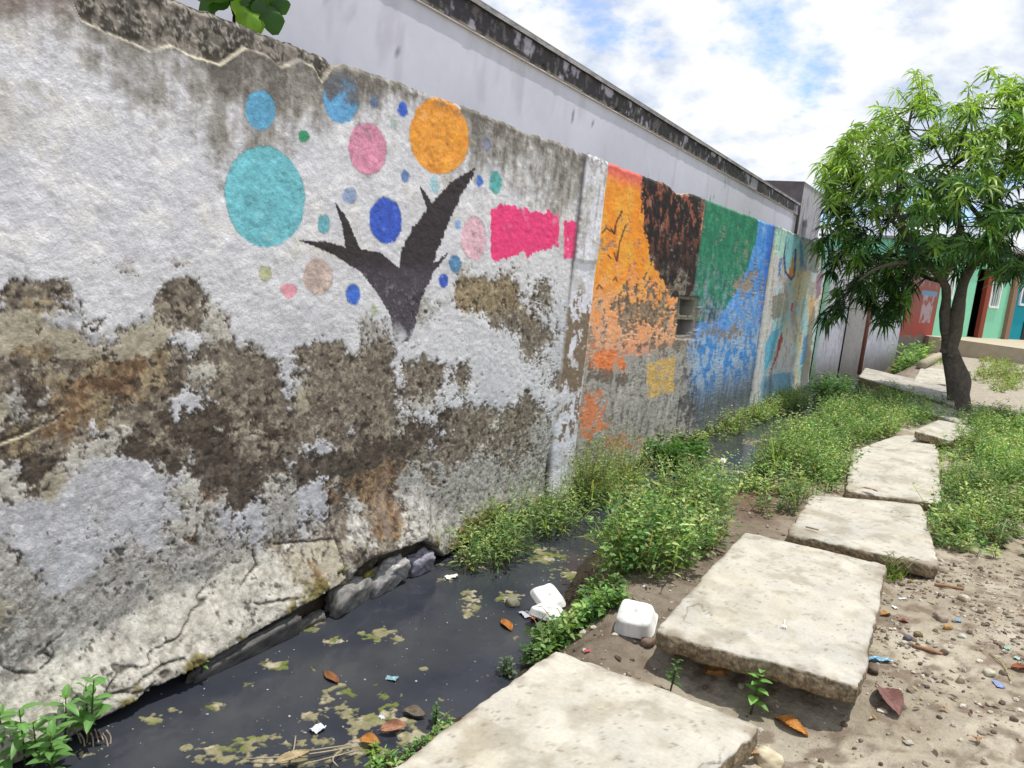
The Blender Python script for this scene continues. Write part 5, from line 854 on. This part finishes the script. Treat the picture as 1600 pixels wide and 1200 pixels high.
crisp_leaf('dead_leaf', 1236, 1138, gzp(1236, 1138), -.35, .16, .07, s(216, 146, 66, .62), 'orange and yellow curled dead leaf between the two nearest slabs', 2, .6, .12)
crisp_leaf('dead_leaf', 1120, 1056, gzp(1120, 1056)+.03, .9, .13, .10, s(176, 128, 72, .62), 'crumpled tan dead leaf under the front edge of the large raised slab', 3, .9, .4, .4, wavy=.2)
crisp_leaf('dead_leaf', 518, 1060, WZ+.003, -.25, .12, .05, s(150, 98, 58, .62), 'brown dead leaf floating in the water among yellow scum', 4, .1, .08)
crisp_leaf('dead_leaf', 792, 978, WZ+.004, -.6, .13, .06, s(190, 120, 50, .62), 'orange brown dead leaf floating near the open foam box', 5, .15, .1)
crisp_leaf('dead_leaf', 615, 1138, WZ+.02, 1.0, .12, .05, s(186, 132, 104, .62), 'pinkish brown dead leaf standing at the bank by the nearest slab', 6, .5, .3, .5)
crisp_leaf('dead_leaf', 578, 1160, WZ+.015, .4, .09, .05, s(200, 136, 66, .62), 'small orange dead leaf at the muddy bank, bottom edge', 7, .5, .3, .3)
crisp_leaf('dead_leaf', 648, 1115, WZ+.012, .2, .11, .07, s(120, 108, 92, .6), 'grey brown wet leaf half in the water near the nearest slab', 8, .2, .1)
crisp_leaf('dead_leaf', 457, 1184, WZ+.04, 1.2, .15, .035, s(196, 176, 136, .62), 'narrow straw coloured dead leaf upright at the bottom edge', 9, .4, .2, .4)
crisp_leaf('dead_leaf', 1360, 766, -.018, -.2, .12, .04, s(168, 120, 92, .62), 'reddish brown leaf lying on the long farther slab', 10, .3, .1)
crisp_leaf('dead_leaf', 1592, 1048, gzp(1592, 1048), .3, .07, .045, s(170, 100, 60, .6), 'curled rust brown leaf at the right edge of the gravel', 11, .7, .3)
crisp_leaf('dead_leaf', 1384, 962, gzp(1384, 962), .8, .06, .04, s(196, 140, 72, .62), 'small amber leaf scrap next to the large slab', 12, .6, .3)
crisp_leaf('dead_leaf', 1412, 973, gzp(1412, 975), .1, .05, .03, s(150, 84, 66, .62), 'small dark red leaf scrap in the gravel', 13, .6, .3)
crisp_leaf('bark_husk', 1166, 1186, gzp(1166, 1190)+.01, .95, .16, .06, s(176, 142, 104, .62), 'split dry husk leaning on the right side of the nearest slab', 14, 1.0, .2, cat='husk', mat=M_WOOD)
def rod(name, pts, rad, col, label, cat='twig', mat=None, nz_=.25):
    mb = MB(); tube(mb, smooth_path(pts, 3), rad, col, 7, nz_, 3); return tag(mb.obj(name, mat or M_WOOD), label, cat)
def g3(px, py, dz=.006): return gp(px, py)+np.array([0, 0, dz])
rod('stick', [g3(1426, 1011), g3(1448, 1018, .012), g3(1472, 1024)], .009, s(176, 132, 100, .62), 'short thick brown stick in the gravel beside a round pebble')
rod('stick', [g3(1460, 915), g3(1482, 919, .012), g3(1505, 922)], .009, s(176, 134, 100, .62), 'short brown stick in the gravel just below the weeds')
rod('twig', [g3(1545, 1022), g3(1566, 1040, .01), g3(1578, 1064)], .003, s(190, 184, 120, .62), 'thin curved straw on the gravel near the blue wrapper')
rod('twig', [zc(1259, 823, -.008), zc(1279, 828, -.004)], .005, s(150, 124, 96, .8), 'short dark twig lying on the third slab')
for a, b_, c_, lb_ in [((385, 1186), (470, 1180), (560, 1166), 'longest pale dry stem lying across the bottom edge water'), ((470, 1196), (510, 1185), (560, 1172), 'short pale stem crossing under the long one'), ((455, 1176), (490, 1172), (545, 1164), 'thin pale stem above the others near the mud'), ((462, 1150), (458, 1175), (448, 1198), 'upright straw stem beside the narrow dead leaf'), ((540, 1166), (520, 1185), (528, 1198), 'bent pale stem at the bottom beside yellow sprigs')]:
    rod('dry_twig', [at_z(*a, WZ+.02), at_z(*b_, WZ+.035), at_z(*c_, WZ+.02)], .0032, s(196, 184, 160, .62), lb_, 'twig')
rt = empty('root_tuft', tuple(at_z(140, 1145, WZ+.05)), 'tuft of pale curled dry roots in the dark gap at the bottom left', 'roots')
for i in range(9):
    b = at_z(118+i*6, 1142+4*math.sin(i*2), WZ+.05); mb = MB(); tube(mb, smooth_path([b, b+np.array([.01*math.sin(i), .012, -.03]), b+np.array([.03, .01*math.cos(i), -.06])], 3), .0035, s(190, 172, 156, .62), 6, .2); mb.obj('root', M_WOOD, rt)
# foam food boxes
def tray(mb, w_, h_, dep, col, M3, off, taper=.8, thick=.003, n=40):
    th_ = np.linspace(0, 2*math.pi, n, endpoint=False)
    def ring(k, z, ex=6): c_, s_ = np.cos(th_), np.sin(th_); r = (np.abs(c_)**ex+np.abs(s_)**ex)**(-1/ex); return np.stack([r*c_*w_*.5*k, r*s_*h_*.5*k, np.full(n, z)], 1)
    prof = [(1.06, 0), (1.06, .004), (1.0, .004), (.97, -.006), (taper+.03, -dep*.85), (taper-.02, -dep), (.55, -dep), (.02, -dep), (.02, -dep-thick), (.55, -dep-thick), (taper, -dep-thick), (taper+.06, -dep*.85), (1.0, -.008), (1.055, -.001)]
    V = np.concatenate([ring(k, z) for k, z in prof]); V = V+.014*fbm(V[:, 0]*14+dep*90, V[:, 1]*14, 3, 9)[:, None]*np.array([1, -1, 1.2]); f = grid_faces(len(prof), n, True); return mb.add(V @ np.asarray(M3).T+np.asarray(off), [f, ], np.clip(np.asarray(col)*(1+np.minimum(0, 1.1*fbm(V[:, 0]*22, V[:, 1]*22, 4, 8)-.02))[:, None], 0, 1))
FW = s(244, 244, 240, .92)
q = at_z(850, 962, -.38)+np.array([-.02, 0, 0]); fb = empty('foam_food_box', tuple(q), 'open white foam food box lying crumpled in the water beside a red scrap', 'food box')
mb = MB(); tray(mb, .20, .15, .03, FW, rotm(math.pi+.30, .28, -.5), q+np.array([-.03, .13, .045])); mb.obj('lid', M_FOAM, fb)
mb = MB(); tray(mb, .19, .13, .035, FW, rotm(math.pi+.15, -.20, -.35), q+np.array([.04, .0, .02])); mb.obj('base', M_FOAM, fb)
q = gp(980, 1000); fb = empty('foam_food_box', tuple(q), 'closed white foam food box standing tilted among weeds left of the large slab', 'food box')
mb = MB(); tray(mb, .19, .17, .075, FW, rotm(math.pi-.45, .10, math.pi+.15), q+np.array([0, .10, .055]), .84); mb.obj('lid', M_FOAM, fb)
# other scraps
def scrap(name, px, py, z, size, col, label, seed, cat='litter', mat=None, flat=.3):
    p = at_z(px, py, z if z is not None else gzp(px, py)); n = 12; u, v = np.meshgrid(np.linspace(-1, 1, n), np.linspace(-1, 1, n)); x = u*size[0]*.5+.2*size[0]*fbm(u*2+seed, v*2, 3, seed); y = v*size[1]*.5+.2*size[1]*fbm(u*2, v*2+seed, 3, seed+1)
    zz_ = (fbm(u*1.6+seed, v*1.6, 4, seed+2)*1.6+.5)*max(size)*flat; an = seed*1.3; Q = np.stack([x*math.cos(an)-y*math.sin(an), x*math.sin(an)+y*math.cos(an), zz_-zz_.min()+.002], -1)+p; Q2 = Q.copy(); Q2[..., 2] -= .0015
    mb = MB(); mb.add(Q, [grid_faces(n, n)], np.asarray(col)).add(Q2, [grid_faces(n, n)[:, ::-1]], np.asarray(col)*.9); return tag(mb.obj(name, mat or M_PLASTIC), label, cat)
scrap('red_wrapper', 835, 968, WZ, (.05, .03), s(214, 60, 50, .8), 'crumpled red scrap beside the open foam box', 1, flat=.5)
scrap('plastic_bag', 822, 962, WZ, (.08, .06), s(206, 206, 212, .75), 'greyish clear plastic scrap under the open foam box', 2, flat=.25)
scrap('red_wrapper', 918, 1019, None, (.03, .02), s(200, 50, 70, .8), 'small crimson scrap on the mud behind the nearest slab', 3, flat=.4)
scrap('red_wrapper', 860, 993, -.4, (.02, .02), s(190, 50, 60, .8), 'tiny red scrap among the creeping weeds', 4, flat=.5)
scrap('plastic_scrap', 612, 1062, WZ, (.055, .035), s(150, 190, 200, .7), 'pale blue plastic scrap floating mid water', 5, flat=.3)
scrap('plastic_scrap', 496, 1142, WZ, (.06, .05), s(214, 220, 232, .85), 'whitish plastic scrap in the scum near the bottom', 6, flat=.4)
scrap('plastic_scrap', 596, 1122, WZ, (.03, .02), s(210, 216, 224, .8), 'small white scrap floating by the wet leaf', 7, flat=.3)
scrap('white_bottle', 706, 904, WZ, (.085, .035), s(236, 234, 222, .85), 'small white floating scrap at the wall weeds', 8, flat=.3, mat=M_FOAM)
scrap('white_rag', 838, 718-0, WZ, (.02, .02), s(220, 220, 214, .8), 'tiny white scrap by the wall', 9) if False else None
scrap('pale_rag', 940, 868, WZ, (.13, .05), s(206, 204, 184, .8), 'pale greyish rag at the water edge before the weed clump', 10, flat=.3, mat=M_FOAM)
scrap('white_scrap', 1130, 722, WZ, (.15, .06), s(226, 224, 212, .85), 'white scrap floating in the drain below the blue panel', 11, flat=.3, mat=M_FOAM)
scrap('white_scrap', 1158, 742, WZ, (.10, .05), s(220, 218, 206, .8), 'second smaller white scrap in the water near the path weeds', 12, flat=.4, mat=M_FOAM)
scrap('pale_rag', 1015, 812, -.4, (.10, .05), s(206, 204, 196, .8), 'pale rag half buried in the tall bank weeds', 13, flat=.4, mat=M_FOAM)
scrap('white_scrap', 1285, 650, -.38, (.25, .12), s(222, 222, 220, .85), 'white plastic bucket fragment in the drain under the mango shade', 14, flat=.5, mat=M_FOAM)
scrap('blue_rag', 1374, 1034, None, (.11, .028), s(122, 176, 206, .75), 'long pale blue plastic strip beside the large slab', 15, flat=.2)
scrap('blue_wrapper', 1560, 1071, None, (.055, .04), s(140, 156, 200, .75), 'blue and white wrapper lying on the gravel at right', 16, flat=.2)
scrap('blue_scrap', 1497, 971, None, (.03, .03), s(110, 158, 188, .75), 'small blue scrap in the middle of the gravel', 17, flat=.4)
scrap('mint_scrap', 1573, 1014, None, (.04, .03), s(150, 190, 178, .75), 'pale mint green scrap on the gravel', 18, flat=.3)
scrap('mint_scrap', 1590, 1030, None, (.03, .03), s(170, 200, 190, .75), 'second mint scrap at the right picture edge', 19, flat=.3)
scrap('paper_scrap', 1410, 936, None, (.06, .016), s(240, 236, 240, .9), 'narrow white paper scrap right of the large slab', 20, flat=.15)
scrap('paper_scrap', 1398, 951, None, (.035, .022), s(240, 240, 240, .9), 'small white torn paper below the narrow scrap', 21, flat=.4)
scrap('paper_scrap', 1394, 984, None, (.035, .012), s(236, 232, 214, .85), 'thin cream scrap beside the amber leaf', 22, flat=.3)
scrap('paper_scrap', 1232, 738, -.2, (.03, .03), s(240, 240, 236, .9), 'white scrap in the far weeds', 23) if False else None
for i, (px, py, r_, c, lb_) in enumerate([(1481, 982, .020, (186, 150, 96), 'round ochre pebble in the gravel'), (1418, 999, .020, (120, 114, 124), 'dark grey round pebble near the large slab'), (1434, 994, .022, (128, 116, 84), 'olive brown pebble beside the grey one'), (1474, 1022, .020, (104, 90, 76), 'dark round pebble at the end of the stick'),
                                       (1413, 1006, .015, (206, 200, 186), 'small pale stone chip by the grey pebble'), (1470, 968, .035, (176, 160, 146), 'flat pinkish stone in the gravel'), (1505, 938, .032, (196, 182, 160), 'flat cream stone near the upper stick'), (1503, 996, .018, (196, 196, 186), 'small whitish stone in the gravel'),
                                       (1362, 1048, .03, (116, 100, 86), 'brown stone tucked under the near corner of the large slab'), (1200, 1196, .05, (222, 208, 178), 'pale stone at the bottom edge by the nearest slab'), (1545, 1054, .025, (214, 206, 184), 'pale stone beside the blue wrapper'),
                                       (1012, 1006, .035, (150, 130, 112), 'small brown earth clod under the left end of the large slab'), (800, 945, .04, (150, 150, 130), 'grey stone poking from the water by the foam box'), (1395, 895, .03, (124, 100, 72), 'brown clod under the bright grass tuft')]):
    p = gp(px, py) if py > 950 or px > 1100 else at_z(px, py, WZ); mb = MB(); blob(mb, p+np.array([0, 0, r_*.35]), (r_*1.1, r_*.95, r_*.7), s(*c, .66), 40+i, 2, .3, (0, 0, i), .3); tag(mb.obj('pebble' if r_ < .03 else 'stone', M_STONE), lb_, 'stone')
# white plastic fork on the raised slab
fk = at_z(1225, 980, .003); a0 = at_z(1226, 971, .006); a1 = at_z(1224, 986, .006); dv_ = nrmz((a1-a0)[None])[0]; sd_ = np.array([-dv_[1], dv_[0], 0])
pf = empty('plastic_fork', tuple(a0), 'small white plastic fork lying on the large raised slab', 'fork')
mb = MB(); tube(mb, [a0-dv_*.02, a0+dv_*.02, a0+dv_*.05], [.0035, .003, .005], FW, 6); mb.obj('handle', M_FOAM, pf)
mb = MB(); q0 = a0+dv_*.058; tube(mb, [q0-sd_*.012, q0+sd_*.012], .006, FW, 6); mb.obj('head', M_FOAM, pf)
for k in (-1, -.33, .33, 1):
    mb = MB(); tube(mb, [q0+sd_*.011*k, q0+sd_*.0115*k+dv_*.022], [.0022, .0014], FW, 5); mb.obj('tine', M_FOAM, pf)

# bits of dead leaf and husk strewn in the gravel
rg = np.random.default_rng(77); mb = MB(); n = 260; x = rg.uniform(2.5, 4.2, n); y = rg.uniform(3.3, 5.6, n); k = rg.random(n) < .25+2.5*np.clip(fbm(x*2.4, y*2.4, 4, 77)+.1, 0, 1); x, y = x[k], y[k]; n = len(x); a = rg.uniform(0, 6.28, n)
cl = np.array([s(150, 116, 92, .62), s(176, 140, 100, .62), s(112, 84, 66, .6), s(190, 170, 134, .62)])[rg.integers(0, 4, n)]
leaves(mb, np.c_[x, y, ground_z(x, y)+.012], np.c_[np.cos(a), np.sin(a), rg.uniform(-.1, .2, n)], np.c_[rg.normal(size=(n, 2))*.3, np.ones(n)], rg.uniform(.02, .06, n), rg.uniform(.008, .022, n), cl, .1, .5)
tag(mb.obj('leaf_litter', M_DRY), 'crumbled brown leaf bits strewn over the gravel right of the large slab', 'leaf litter', kind='stuff')
